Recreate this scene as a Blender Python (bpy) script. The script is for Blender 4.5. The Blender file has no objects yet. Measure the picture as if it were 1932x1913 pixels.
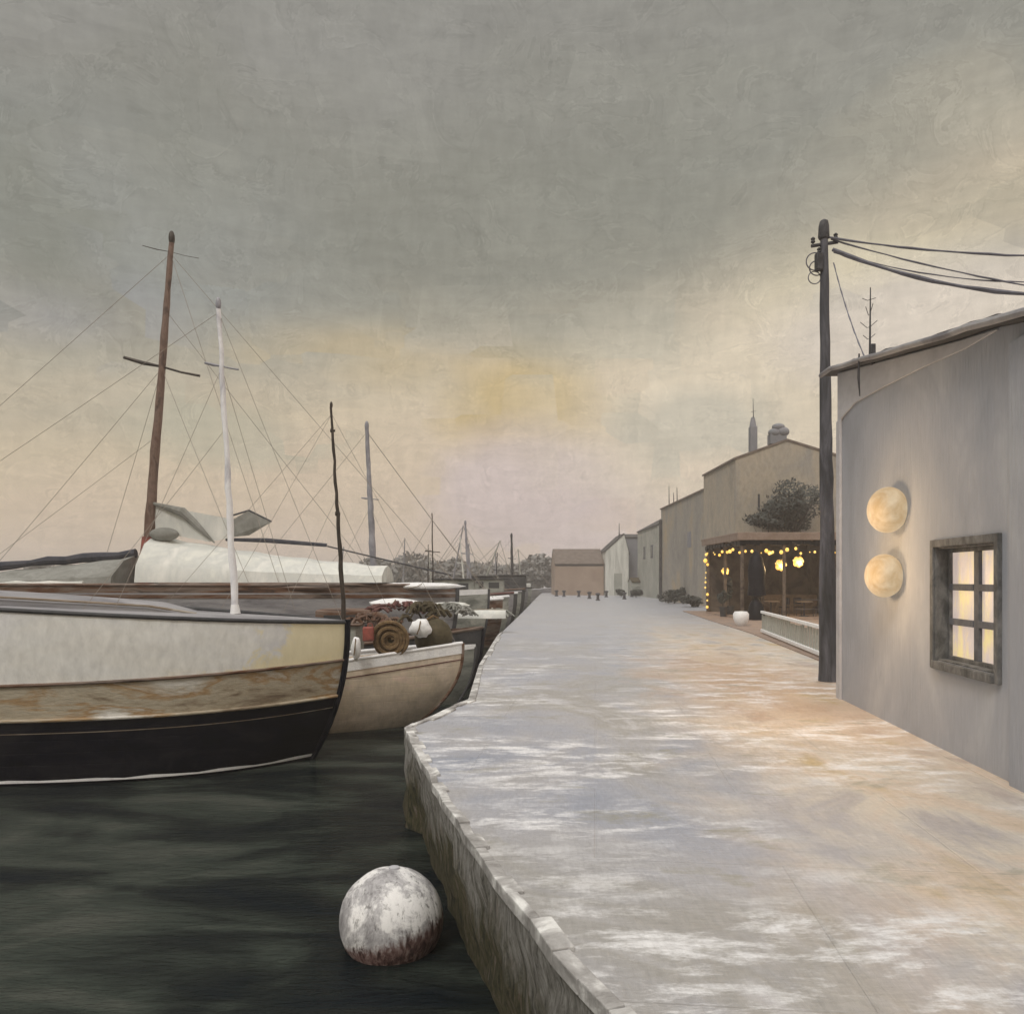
import bpy, math, random
from mathutils import Vector, Matrix
random.seed(7)
S = bpy.context.scene
C = S.collection
R = math.radians
PI = math.pi

# ------------------------------------------------------------------ camera
F = 1500.0                       # focal length in units of a 1932 px wide picture
cd = bpy.data.cameras.new("Camera"); cam = bpy.data.objects.new("Camera", cd); C.objects.link(cam)
cam.location = (0, 0, 2.0); cam.rotation_euler = (R(90), 0, 0)
cd.sensor_width = 36; cd.sensor_fit = 'HORIZONTAL'; cd.lens = 36 * F / 1932
cd.shift_y = (1090 - 956.5) / 1932.0
cd.clip_start = 0.05; cd.clip_end = 6000
S.camera = cam
WZ = -1.2                        # water level, quay top is z = 0

# ------------------------------------------------------------------ exposure
S.view_settings.view_transform = 'Standard'; S.view_settings.look = 'None'
S.view_settings.exposure = 0.0; S.view_settings.gamma = 1.0
S.cycles.max_bounces = 6; S.cycles.volume_bounces = 1
S.cycles.sample_clamp_indirect = 4.0

def srgb(r, g, b):
    f = lambda c: ((c / 255 + 0.055) / 1.055) ** 2.4 if c > 10 else c / 255 / 12.92
    return (f(r), f(g), f(b), 1)

class NT:
    """small helper for node graphs"""
    def __init__(s, tree): s.t = tree; s.n = tree.nodes; s.l = tree.links
    def new(s, typ, **kw):
        n = s.n.new(typ)
        for k, v in kw.items(): setattr(n, k, v)
        return n
    def put(s, sock, v):
        if hasattr(v, 'is_output'): s.l.new(v, sock)
        elif isinstance(v, (tuple, list)) and sock.type == 'VECTOR': sock.default_value = v[:3]
        else: sock.default_value = v
    def math(s, op, a, b=0.0, clamp=False):
        n = s.new('ShaderNodeMath', operation=op, use_clamp=clamp); s.put(n.inputs[0], a); s.put(n.inputs[1], b); return n.outputs[0]
    def mix(s, f, a, b, mode='MIX'):
        n = s.new('ShaderNodeMix', data_type='RGBA', blend_type=mode, clamp_factor=True)
        s.put(n.inputs[0], f); s.put(n.inputs[6], a); s.put(n.inputs[7], b); return n.outputs[2]
    def ramp(s, f, stops, interp='LINEAR'):
        n = s.new('ShaderNodeValToRGB'); n.color_ramp.interpolation = interp
        e = n.color_ramp.elements
        while len(e) > 1: e.remove(e[-1])
        e[0].position = stops[0][0]; e[0].color = stops[0][1]
        for p, c in stops[1:]:
            k = e.new(p); k.color = c
        s.put(n.inputs[0], f); return n.outputs[0]
    def g(s, f, stops): return s.ramp(f, [(p, (v, v, v, 1)) for p, v in stops])
    def mapv(s, vec, scale=(1, 1, 1), loc=(0, 0, 0), rot=(0, 0, 0)):
        n = s.new('ShaderNodeMapping'); s.put(n.inputs[0], vec); n.inputs[1].default_value = loc
        n.inputs[2].default_value = rot; n.inputs[3].default_value = scale; return n.outputs[0]
    def noise(s, vec, scale, detail=4, rough=0.55, dist=0.0):
        n = s.new('ShaderNodeTexNoise'); s.put(n.inputs['Vector'], vec); n.inputs['Scale'].default_value = scale
        n.inputs['Detail'].default_value = detail; n.inputs['Roughness'].default_value = rough
        n.inputs['Distortion'].default_value = dist; return n.outputs[0]

# ------------------------------------------------------------------ sky light
w = bpy.data.worlds.new("World"); S.world = w; w.use_nodes = True
g = NT(w.node_tree); g.n.clear()
tc = g.new('ShaderNodeTexCoord').outputs['Generated']
sep = g.new('ShaderNodeSeparateXYZ'); g.put(sep.inputs[0], tc)
X, Y, Z = sep.outputs
n1 = g.noise(g.mapv(tc, (2.2, 2.2, 3.4)), 1.0, 5, 0.5, 0.6)
n2 = g.noise(g.mapv(tc, (3.0, 3.0, 9.0)), 1.6, 4, 0.6, 0.3)
el = g.math('ADD', Z, g.math('MULTIPLY', X, -0.20))
el = g.math('ADD', el, g.math('MULTIPLY', g.math('SUBTRACT', n1, 0.5), 0.30))
el = g.math('ADD', el, g.math('MULTIPLY', g.math('SUBTRACT', n2, 0.5), 0.10))
low = g.ramp(el, [(0.0, srgb(224, 205, 190)), (0.06, srgb(223, 203, 184)), (0.15, srgb(220, 201, 177)), (0.24, srgb(214, 198, 172)),
                  (0.34, srgb(186, 178, 160)), (0.42, srgb(155, 153, 143)), (0.60, srgb(152, 150, 143))])
# bands of other cloud: blue grey on the left, yellow glow low in the middle, cream on the right
def blob(dx, dy, rx, rz, vec=tc):
    """soft patch of sky around the direction of picture point dx,dy"""
    a = (dx - 966) / F; b = (1090 - dy) / F; L = math.sqrt(a * a + 1 + b * b)
    v = g.new('ShaderNodeVectorMath', operation='SUBTRACT'); g.put(v.inputs[0], vec); v.inputs[1].default_value = (a / L, 1 / L, b / L)
    m = g.mapv(v.outputs[0], (1 / rx, 0.6 / rx, 1 / rz))
    ln = g.new('ShaderNodeVectorMath', operation='LENGTH'); g.put(ln.inputs[0], m)
    return ln.outputs['Value']
vor = g.new('ShaderNodeTexVoronoi', feature='F1', distance='CHEBYCHEV'); g.put(vor.inputs['Vector'], g.mapv(tc, (9, 5, 15), (0.3, 0, 0.2)))
vor.inputs['Scale'].default_value = 1.0; vor.inputs['Randomness'].default_value = 0.9
vs = g.new('ShaderNodeSeparateColor'); g.put(vs.inputs[0], vor.outputs['Color'])
def patch(col, base, dx, dy, rx, rz, amt, jag=0.7):
    d = blob(dx, dy, rx, rz)
    d = g.math('ADD', d, g.math('MULTIPLY', g.math('SUBTRACT', n1, 0.5), 1.6))
    d = g.math('ADD', d, g.math('MULTIPLY', g.math('SUBTRACT', vs.outputs[0], 0.5), jag))
    return g.mix(g.g(d, [(0.45, amt), (1.0, 0.0)]), base, col)
sky = low
sky = patch(srgb(208, 184, 134), sky, 985, 745, 0.14, 0.075, 0.85, 0.5)
sky = patch(srgb(206, 184, 142), sky, 740, 690, 0.18, 0.055, 0.5, 0.8)
sky = patch(srgb(210, 196, 200), sky, 1010, 930, 0.13, 0.09, 0.6, 0.6)
sky = patch(srgb(230, 216, 192), sky, 1500, 690, 0.32, 0.17, 0.85, 0.35)
sky = patch(srgb(240, 226, 194), sky, 1880, 490, 0.30, 0.085, 0.95, 0.12)
sky = patch(srgb(222, 210, 196), sky, 1720, 620, 0.20, 0.08, 0.9, 0.15)
sky = patch(srgb(172, 175, 166), sky, 1330, 800, 0.10, 0.05, 0.4, 0.8)
sky = patch(srgb(178, 178, 160), sky, 440, 800, 0.12, 0.05, 0.5, 0.8)
sky = patch(srgb(212, 194, 168), sky, 1830, 370, 0.14, 0.04, 0.5, 0.15)
sky = patch(srgb(156, 159, 156), sky, 300, 430, 0.30, 0.11, 0.6, 0.5)
sky = patch(srgb(163, 162, 164), sky, 100, 600, 0.14, 0.06, 0.5, 0.6)
sky = patch(srgb(133, 134, 122), sky, 80, 450, 0.07, 0.10, 0.6, 0.5)
sky = patch(srgb(178, 175, 160), sky, 1150, 640, 0.20, 0.05, 0.5, 0.7)
sky = patch(srgb(145, 144, 133), sky, 930, 420, 0.55, 0.15, 0.85, 0.08)
# knife-edge blocks and streaks in the cloud
blk = g.math('ADD', 0.955, g.math('MULTIPLY', vs.outputs[1], 0.09))
st1 = g.noise(g.mapv(tc, (16, 9, 70), (0, 0, 0), (0.1, 0.25, 0)), 1.5, 5, 0.65, 0.4)
st2 = g.noise(g.mapv(tc, (60, 40, 16), (0, 0, 0), (0, 0.3, 0)), 1.3, 5, 0.65, 0.2)
stk = g.math('ADD', g.math('MULTIPLY', st1, 0.34), g.math('MULTIPLY', st2, 0.30))
stk = g.math('ADD', stk, 0.68)
tex = g.math('MULTIPLY', blk, stk)
# paint-like ridge relief
rd = g.noise(g.mapv(tc, (7, 5, 9)), 2.2, 6, 0.62, 1.2)
rdl = g.g(rd, [(0.47, 1.0), (0.492, 1.10), (0.50, 0.91), (0.54, 1.0)])
tex = g.math('MULTIPLY', tex, rdl)
cb = g.new('ShaderNodeCombineColor'); [g.put(cb.inputs[i], tex) for i in range(3)]
sky = g.mix(1.0, sky, cb.outputs[0], 'MULTIPLY')
# an overcast sky is brightest overhead (outside the picture)
zen = g.g(Z, [(0.60, 1.0), (0.80, 4.0), (1.0, 4.8)])
cz = g.new('ShaderNodeCombineColor'); [g.put(cz.inputs[i], g.math('ADD', 0.25, g.math('MULTIPLY', g.math('SUBTRACT', zen, 1.0), (0.255, 0.25, 0.268)[i]))) for i in range(3)]
skz = g.mix(1.0, sky, (4, 4, 4, 1), 'MULTIPLY'); skz = g.mix(1.0, skz, cz.outputs[0], 'MULTIPLY')
for nn in g.n:
    if nn.type == 'MIX': nn.clamp_result = False
nis = g.new('ShaderNodeTexSky', sky_type='NISHITA'); nis.sun_disc = False
nis.sun_elevation = R(48); nis.sun_rotation = R(-150); nis.air_density = 2; nis.dust_density = 6
bgA = g.new('ShaderNodeBackground'); g.put(bgA.inputs[0], skz); bgA.inputs[1].default_value = 0.97
bgB = g.new('ShaderNodeBackground'); g.put(bgB.inputs[0], nis.outputs[0]); bgB.inputs[1].default_value = 0.05
mx = g.new('ShaderNodeMixShader'); mx.inputs[0].default_value = 0.08; g.l.new(bgA.outputs[0], mx.inputs[1]); g.l.new(bgB.outputs[0], mx.inputs[2])
out = g.new('ShaderNodeOutputWorld'); g.l.new(mx.outputs[0], out.inputs[0])

# ------------------------------------------------------------------ weak veiled sun
sd = bpy.data.lights.new("Sun", 'SUN'); sd.energy = 1.3; sd.angle = R(14); sd.color = (1, 0.96, 0.9)
sun = bpy.data.objects.new("Sun", sd); C.objects.link(sun)
a, e = R(-150), R(48)            # from behind the camera, to the left
dirv = Vector((math.sin(a) * math.cos(e), math.cos(a) * math.cos(e), math.sin(e)))
sun.rotation_euler = dirv.to_track_quat('Z', 'Y').to_euler(); sun.location = dirv * 60

# ------------------------------------------------------------------ materials
def mat(name, cols, scale=1.0, stretch=(1, 1, 1), rough=0.7, bump=0.3, bscale=14, bstretch=None, fine=0.35, spec=0.4,
        dist=0.6, contrast=0.16, emit=None, estr=0, bdist=0.02, rvar=0.0, plank=0, stain=None):
    m = bpy.data.materials.new(name); m.use_nodes = True; t = NT(m.node_tree)
    b = m.node_tree.nodes['Principled BSDF']
    tc = t.new('ShaderNodeTexCoord').outputs['Object']
    v = t.mapv(tc, stretch)
    f = t.noise(v, scale, 6, 0.62, dist)
    k = len(cols)
    lo, hi = 0.5 - contrast, 0.5 + contrast
    stops = [(lo + (hi - lo) * i / max(1, k - 1), c) for i, c in enumerate(cols)]
    col = t.ramp(f, stops) if k > 1 else None
    bst = bstretch or stretch
    fn = t.noise(t.mapv(tc, bst), bscale, 6, 0.65, 0.2)
    if col is None: col = cols[0]
    fx = t.math('ADD', t.math('MULTIPLY', fn, fine * 2), 1.0 - fine)
    c3 = t.new('ShaderNodeCombineColor'); [t.put(c3.inputs[i], fx) for i in range(3)]
    col = t.mix(1.0, col, c3.outputs[0], 'MULTIPLY')
    if stain:
        sp = t.new('ShaderNodeSeparateXYZ'); t.put(sp.inputs[0], tc)
        sf = t.math('ADD', t.math('MULTIPLY', t.math('SUBTRACT', sp.outputs[0], stain[1]), 0.9), t.math('MULTIPLY', t.math('SUBTRACT', t.noise(tc, 1.3, 6, .65, .5), .5), 3.4))
        sf = t.math('SUBTRACT', sf, t.math('MULTIPLY', t.math('SUBTRACT', sp.outputs[2], 1.9), 1.0))
        col = t.mix(t.g(sf, [(0.25, 0.0), (0.5, stain[2])]), col, stain[0])
    t.put(b.inputs['Base Color'], col)
    if plank:
        sp = t.new('ShaderNodeSeparateXYZ'); t.put(sp.inputs[0], tc)
        fr_ = t.math('FRACT', t.math('DIVIDE', t.math('ADD', sp.outputs[2], 5.0), plank))
        seam = t.g(fr_, [(0.0, 0.0), (0.05, 1.0), (0.95, 1.0), (1.0, 0.0)])
        fn = t.math('ADD', fn, t.math('MULTIPLY', seam, 0.35))
    b.inputs['Specular IOR Level'].default_value = spec
    if rvar: t.put(b.inputs['Roughness'], t.math('ADD', rough - rvar, t.math('MULTIPLY', f, rvar * 2), True))
    else: b.inputs['Roughness'].default_value = rough
    if bump:
        bp = t.new('ShaderNodeBump'); bp.inputs['Strength'].default_value = bump; bp.inputs['Distance'].default_value = bdist
        t.put(bp.inputs['Height'], fn); t.l.new(bp.outputs[0], b.inputs['Normal'])
    if emit:
        ec = t.ramp(f, [(lo + (hi - lo) * i / max(1, len(emit) - 1), c) for i, c in enumerate(emit)])
        t.put(b.inputs['Emission Color'], ec); b.inputs['Emission Strength'].default_value = estr
    return m
V3 = lambda x: (x, x, x, 1)
MT = dict(
    black=mat('black_paint', [(0.001, 0.002, 0.004, 1), (0.003, 0.004, 0.010, 1), (0.014, 0.014, 0.018, 1)], 0.9, (1, 1, 2.5), 0.42, 0.4, 9, (1, 1, .3), spec=0.12, plank=.19),
    buff=mat('buff_paint', [(0.20, 0.15, 0.10, 1), (0.40, 0.34, 0.25, 1), (0.46, 0.41, 0.32, 1), (0.36, 0.23, 0.11, 1), (0.52, 0.48, 0.41, 1), (0.70, 0.68, 0.64, 1)], 0.9, (.55, 1, 2.2), 0.6, 0.6, 12, (.6, 1, 2)),
    white=mat('white_topside_paint', [(0.86, 0.76, 0.46, 1), (0.80, 0.79, 0.75, 1), (0.80, 0.80, 0.78, 1), (0.74, 0.74, 0.76, 1), (0.60, 0.60, 0.64, 1)], 0.55, (.6, 1, 1.5), 0.5, 0.35, 8, (1, 1, .5), spec=0.3, contrast=0.24, stain=((0.86, 0.74, 0.38, 1), 5.0, .6)),
    pure=mat('white_paint', [(0.92, 0.92, 0.92, 1), (0.80, 0.80, 0.81, 1)], 5, rough=0.5, bump=0.6, bscale=20, fine=0.12),
    grey=mat('grey_paint', [(0.16, 0.155, 0.17, 1), (0.30, 0.295, 0.31, 1), (0.38, 0.37, 0.38, 1)], 1.2, (.4, 1, 2), 0.6, 0.4, 12, fine=0.2),
    dgrey=mat('dark_grey_paint', [(0.03, 0.032, 0.036, 1), (0.075, 0.075, 0.08, 1)], 2, rough=0.6, bump=0.4),
    navy=mat('navy_canvas', [(0.025, 0.03, 0.045, 1), (0.07, 0.07, 0.085, 1)], 3, rough=0.8),
    canvas=mat('white_canvas', [(0.76, 0.76, 0.70, 1), (0.62, 0.63, 0.60, 1), (0.80, 0.79, 0.74, 1)], 1.0, (1, 1, .4), 0.85, 0.5, 6, (1, 1, .3), 0.12),
    gcanvas=mat('grey_canvas', [(0.19, 0.19, 0.17, 1), (0.30, 0.30, 0.28, 1)], 1.5, rough=0.85, bump=0.5, bscale=6),
    brown=mat('varnished_brown_wood', [(0.03, 0.013, 0.007, 1), (0.12, 0.05, 0.02, 1), (0.20, 0.15, 0.12, 1), (0.05, 0.03, 0.02, 1)], 1.4, (.4, 1, 3), 0.5, 0.5, 9, (.3, 1, 3)),
    tanwood=mat('tan_wood', [(0.30, 0.24, 0.18, 1), (0.20, 0.15, 0.10, 1), (0.4, 0.36, 0.3, 1)], 2, (.4, 1, 2), 0.65, 0.4),
    mbrown=mat('brown_mast_wood', [(0.12, 0.065, 0.045, 1), (0.20, 0.13, 0.10, 1), (0.07, 0.04, 0.03, 1)], 3, (1, 1, .5), 0.6, 0.5, 12, (1, 1, .4)),
    red=mat('red_lead_paint', [(0.36, 0.09, 0.07, 1), (0.18, 0.06, 0.045, 1)], 4, rough=0.6),
    mwhite=mat('white_mast_paint', [(0.92, 0.92, 0.93, 1), (0.85, 0.85, 0.88, 1), (0.5, 0.5, 0.55, 1)], 2.2, (1, 1, .5), 0.45, 0.5, 14, fine=0.12),
    mgrey=mat('grey_mast_paint', [(0.20, 0.20, 0.23, 1), (0.36, 0.36, 0.40, 1)], 3, (1, 1, .4), 0.5, 0.4),
    mdark=mat('dark_mast_paint', [(0.018, 0.014, 0.010, 1), (0.06, 0.045, 0.035, 1)], 3, rough=0.6),
    wire=mat('weathered_wire', [(0.26, 0.23, 0.20, 1), (0.34, 0.30, 0.26, 1)], 6, rough=0.6, bump=0),
    pink=mat('buff_pink_hull_paint', [(0.80, 0.63, 0.54, 1), (0.74, 0.63, 0.49, 1), (0.66, 0.56, 0.45, 1), (0.82, 0.70, 0.58, 1)], 0.8, (.8, 1, 1.6), 0.5, 0.45, 7, (1, 1, .5), spec=.4, plank=.17),
    maroon=mat('maroon_paint', [(0.09, 0.03, 0.028, 1), (0.16, 0.06, 0.05, 1)], 4, rough=0.6),
    ggreen=mat('grey_green_paint', [(0.15, 0.16, 0.145, 1), (0.30, 0.31, 0.28, 1), (0.42, 0.42, 0.38, 1)], 1.6, (.6, 1, 2), 0.6, 0.5, 12, (.5, 1, 2)),
    deck=mat('scrubbed_deck', [(0.16, 0.14, 0.13, 1), (0.33, 0.31, 0.30, 1), (0.10, 0.08, 0.07, 1)], 1.3, (.5, 2, 1), 0.7, 0.5, 12),
    rope=mat('manila_rope', [(0.10, 0.06, 0.025, 1), (0.24, 0.16, 0.08, 1)], 9, rough=0.9, bump=0.8, bscale=40),
    olive=mat('olive_rubber', [(0.045, 0.035, 0.015, 1), (0.10, 0.08, 0.045, 1)], 4, rough=0.8),
    dwood=mat('tarred_pole_wood', [(0.025, 0.027, 0.03, 1), (0.07, 0.072, 0.085, 1), (0.14, 0.14, 0.165, 1)], 1.4, (3, 3, .5), 0.75, 0.8, 12, (3, 3, .3)),
    iron=mat('dark_iron', [(0.03, 0.03, 0.035, 1), (0.08, 0.08, 0.09, 1)], 6, rough=0.6),
    cable=mat('grey_cable', [(0.10, 0.10, 0.12, 1), (0.17, 0.17, 0.21, 1)], 3, rough=0.6, bump=0),
    rbark=mat('bark', [(0.04, 0.035, 0.03, 1), (0.09, 0.08, 0.07, 1)], 4, rough=0.9),
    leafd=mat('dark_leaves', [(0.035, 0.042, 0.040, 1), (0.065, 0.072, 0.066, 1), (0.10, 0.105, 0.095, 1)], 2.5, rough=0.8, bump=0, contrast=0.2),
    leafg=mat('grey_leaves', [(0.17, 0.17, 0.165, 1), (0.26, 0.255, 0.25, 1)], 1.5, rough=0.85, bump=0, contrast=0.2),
    roofd=mat('dark_roof_felt', [(0.04, 0.04, 0.04, 1), (0.09, 0.088, 0.09, 1)], 3, (1, .4, 1), 0.75, 0.7, 16),
    roofb=mat('brown_roof_tiles', [(0.13, 0.10, 0.085, 1), (0.20, 0.165, 0.14, 1)], 2, rough=0.8, bump=0.6),
    hA=mat('taupe_render', [(0.27, 0.25, 0.22, 1), (0.40, 0.35, 0.28, 1), (0.30, 0.285, 0.26, 1)], 0.35, (1, 1, .5), 0.85, 0.4, 5),
    hB=mat('grey_taupe_render', [(0.24, 0.23, 0.215, 1), (0.32, 0.30, 0.27, 1), (0.42, 0.33, 0.21, 1)], 0.3, (1, 1, .5), 0.85, 0.4, 5),
    hC=mat('pale_grey_render', [(0.30, 0.31, 0.28, 1), (0.42, 0.42, 0.38, 1)], 0.6, rough=0.85, bump=0.3),
    hD=mat('blue_grey_render', [(0.20, 0.21, 0.23, 1), (0.27, 0.27, 0.30, 1)], 0.6, rough=0.85, bump=0.3),
    hW=mat('limewash', [(0.75, 0.75, 0.70, 1), (0.5, 0.5, 0.46, 1)], 1.0, (3, 3, .3), rough=0.85, bump=0.4),
    hP=mat('pink_tan_render', [(0.33, 0.25, 0.20, 1), (0.40, 0.31, 0.25, 1)], 0.6, rough=0.85, bump=0.3),
    cafew=mat('brown_cafe_timber', [(0.10, 0.075, 0.055, 1), (0.17, 0.13, 0.10, 1), (0.05, 0.035, 0.028, 1)], 1.8, rough=0.8, bump=0.5),
    cafef=mat('pinkish_brown_fascia', [(0.22, 0.16, 0.125, 1), (0.30, 0.23, 0.19, 1)], 2, rough=0.8, bump=0.4),
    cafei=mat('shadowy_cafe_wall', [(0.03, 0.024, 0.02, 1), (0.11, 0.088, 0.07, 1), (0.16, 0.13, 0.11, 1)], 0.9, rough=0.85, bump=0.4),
    terr=mat('brick_terrace', [(0.23, 0.17, 0.14, 1), (0.33, 0.24, 0.19, 1), (0.20, 0.17, 0.155, 1)], 0.8, rough=0.7, bump=0.5),
    bulb=mat('yellow_bulb', [(0.8, 0.6, 0.15, 1)], 1, bump=0, fine=0, emit=[(1.0, 0.50, 0.05, 1), (1.0, 0.66, 0.2, 1)], estr=1.15),
    lantern=mat('lantern_glass', [(0.8, 0.6, 0.2, 1)], 8, bump=0, fine=0, emit=[(1.0, 0.46, 0.04, 1), (1.0, 0.55, 0.08, 1), (1.0, 0.9, 0.6, 1)], estr=1.0),
    globe=mat('opal_lamp_glass', [(0.16, 0.11, 0.06, 1), (0.24, 0.19, 0.13, 1)], 3.0, rough=0.5, bump=0.6, bscale=14, fine=0.1, emit=[(0.60, 0.40, 0.19, 1), (0.85, 0.70, 0.48, 1)], estr=0.60),
    pane=mat('lit_window_glass', [(0.4, 0.35, 0.3, 1)], 2.6, (2, 2, .7), 0.3, 0.3, 10, fine=0.1, contrast=0.12,
             emit=[(0.72, 0.56, 0.22, 1), (0.60, 0.47, 0.30, 1), (0.52, 0.42, 0.37, 1), (0.46, 0.38, 0.35, 1)], estr=0.9),
    dpane=mat('dark_window_glass', [(0.05, 0.055, 0.06, 1)], 1, rough=0.2, bump=0),
    frame=mat('charcoal_frame_paint', [(0.07, 0.072, 0.07, 1), (0.14, 0.14, 0.14, 1), (0.22, 0.215, 0.21, 1)], 7, (1, 1, .6), 0.8, 0.9, 30),
    muntin=mat('slate_grey_paint', [(0.08, 0.085, 0.10, 1), (0.15, 0.155, 0.18, 1)], 6, rough=0.7, bump=0.5),
    rubberc=mat('cast_concrete', [(0.3, 0.3, 0.29, 1), (0.5, 0.5, 0.49, 1)], 3, rough=0.8),
)

# cottage render: lavender grey, brushed vertically
MT['wall'] = mat('lavender_grey_render', [(0.31, 0.325, 0.365, 1), (0.36, 0.38, 0.43, 1), (0.395, 0.41, 0.455, 1), (0.47, 0.485, 0.52, 1)], 0.5, (1, 1, .6), 0.75, 0.55, 7, (1, 3, .35), 0.14, bdist=0.03)
MT['gable'] = mat('pale_gable_render', [(0.42, 0.42, 0.45, 1), (0.55, 0.55, 0.58, 1)], 1.2, (1, .6, 1), 0.7, 0.6, 8, fine=0.15)

def ground_mat():
    m = bpy.data.materials.new('wet_quay_concrete'); m.use_nodes = True; t = NT(m.node_tree)
    b = m.node_tree.nodes['Principled BSDF']
    tc = t.new('ShaderNodeTexCoord').outputs['Object']
    sx = t.new('ShaderNodeSeparateXYZ'); t.put(sx.inputs[0], tc); X, Y, Z = sx.outputs
    big = t.noise(t.mapv(tc, (.45, .28, 1), (3, 1, 0)), 1.0, 5, 0.6, 0.8)
    base = t.ramp(big, [(0.30, (0.27, 0.30, 0.375, 1)), (0.42, (0.355, 0.37, 0.425, 1)), (0.50, (0.40, 0.40, 0.425, 1)), (0.60, (0.35, 0.34, 0.325, 1)), (0.68, (0.54, 0.54, 0.57, 1))])
    # sand tint in the paving colour towards the cottage, its border broken by noise
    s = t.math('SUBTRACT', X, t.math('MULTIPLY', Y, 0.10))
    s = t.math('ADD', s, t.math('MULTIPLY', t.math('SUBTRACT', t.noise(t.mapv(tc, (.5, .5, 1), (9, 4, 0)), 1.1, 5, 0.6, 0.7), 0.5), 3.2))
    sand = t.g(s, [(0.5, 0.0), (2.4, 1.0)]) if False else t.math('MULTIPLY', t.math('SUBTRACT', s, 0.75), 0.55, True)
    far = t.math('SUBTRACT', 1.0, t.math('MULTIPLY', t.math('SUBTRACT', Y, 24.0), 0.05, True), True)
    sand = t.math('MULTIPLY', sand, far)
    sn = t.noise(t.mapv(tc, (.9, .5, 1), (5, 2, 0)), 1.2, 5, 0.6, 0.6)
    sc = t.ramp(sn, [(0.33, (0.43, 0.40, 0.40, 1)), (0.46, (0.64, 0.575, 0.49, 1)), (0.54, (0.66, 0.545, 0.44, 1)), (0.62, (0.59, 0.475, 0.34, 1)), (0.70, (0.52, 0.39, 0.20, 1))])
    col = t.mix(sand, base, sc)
    # warm spill from cafe and lamps, painted into the paving as an orange patch
    d = t.new('ShaderNodeVectorMath', operation='SUBTRACT'); t.put(d.inputs[0], tc); d.inputs[1].default_value = (4.6, 15.5, 0)
    dm = t.new('ShaderNodeVectorMath', operation='LENGTH'); t.put(dm.inputs[0], t.mapv(d.outputs[0], (.42, .14, 0)))
    dd = t.math('ADD', dm.outputs['Value'], t.math('MULTIPLY', t.math('SUBTRACT', sn, 0.5), 2.2))
    col = t.mix(t.g(dd, [(0.3, 0.85), (1.0, 0.0)]), col, (0.54, 0.37, 0.25, 1))
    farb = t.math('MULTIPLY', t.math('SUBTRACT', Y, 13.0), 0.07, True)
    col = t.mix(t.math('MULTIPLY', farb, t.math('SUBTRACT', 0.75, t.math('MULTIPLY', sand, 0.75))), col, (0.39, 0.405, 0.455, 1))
    # dry white scuffs, dragged across
    w1 = t.noise(t.mapv(tc, (.8, 1.9, 1)), 1.4, 9, 0.78, 0.2)
    w2 = t.noise(t.mapv(tc, (.3, .5, 1), (1, 7, 0)), 1.0, 3, 0.5, 0.3)
    wf = t.math('MULTIPLY', t.g(w1, [(0.485, 0.0), (0.60, 0.95)]), t.g(w2, [(0.41, 0.10), (0.54, 1.0)]))
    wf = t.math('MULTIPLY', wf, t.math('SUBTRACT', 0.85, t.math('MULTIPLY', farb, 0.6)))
    col = t.mix(wf, col, (0.85, 0.85, 0.86, 1))
    o1 = t.noise(t.mapv(tc, (.9, 1.6, 1), (4, 4, 0)), 1.0, 8, 0.7, 0.4)
    col = t.mix(t.g(o1, [(0.57, 0.0), (0.68, 0.7)]), col, (0.30, 0.285, 0.22, 1))
    fn = t.noise(t.mapv(tc, (1.2, 5, 1)), 7, 6, 0.7, 0.3)
    fn2 = t.noise(t.mapv(tc, (5, 1, 1)), 6, 6, 0.7, 0.3)
    hh = t.math('ADD', fn, fn2)
    fx = t.math('ADD', t.math('MULTIPLY', hh, 0.55), 0.45)
    c3 = t.new('ShaderNodeCombineColor'); [t.put(c3.inputs[i], fx) for i in range(3)]
    col = t.mix(1.0, col, c3.outputs[0], 'MULTIPLY')
    # slab joints
    br = t.new('ShaderNodeTexBrick'); t.put(br.inputs['Vector'], t.mapv(tc, (1, 1, 1), (0, 0, 0), (0, 0, R(6)))); br.inputs['Scale'].default_value = 1.0
    br.inputs['Brick Width'].default_value = 2.6; br.inputs['Row Height'].default_value = 1.9; br.inputs['Mortar Size'].default_value = 0.012
    br.inputs['Mortar Smooth'].default_value = 0.5
    jn = t.math('MULTIPLY', br.outputs['Fac'], t.g(w2, [(0.40, 0.0), (0.6, 0.12)]))
    col = t.mix(jn, col, (0.2, 0.19, 0.18, 1))
    t.put(b.inputs['Base Color'], col)
    t.put(b.inputs['Roughness'], t.math('ADD', 0.24, t.math('MULTIPLY', t.math('ADD', wf, t.math('MULTIPLY', o1, 0.5)), 0.4), True))
    b.inputs['Specular IOR Level'].default_value = 0.5
    bp = t.new('ShaderNodeBump'); bp.inputs['Strength'].default_value = 0.45; bp.inputs['Distance'].default_value = 0.018
    t.put(bp.inputs['Height'], t.math('SUBTRACT', t.math('ADD', hh, t.math('MULTIPLY', w1, 1.2)), br.outputs['Fac'])); t.l.new(bp.outputs[0], b.inputs['Normal'])
    return m
MT['quay'] = ground_mat()

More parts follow.
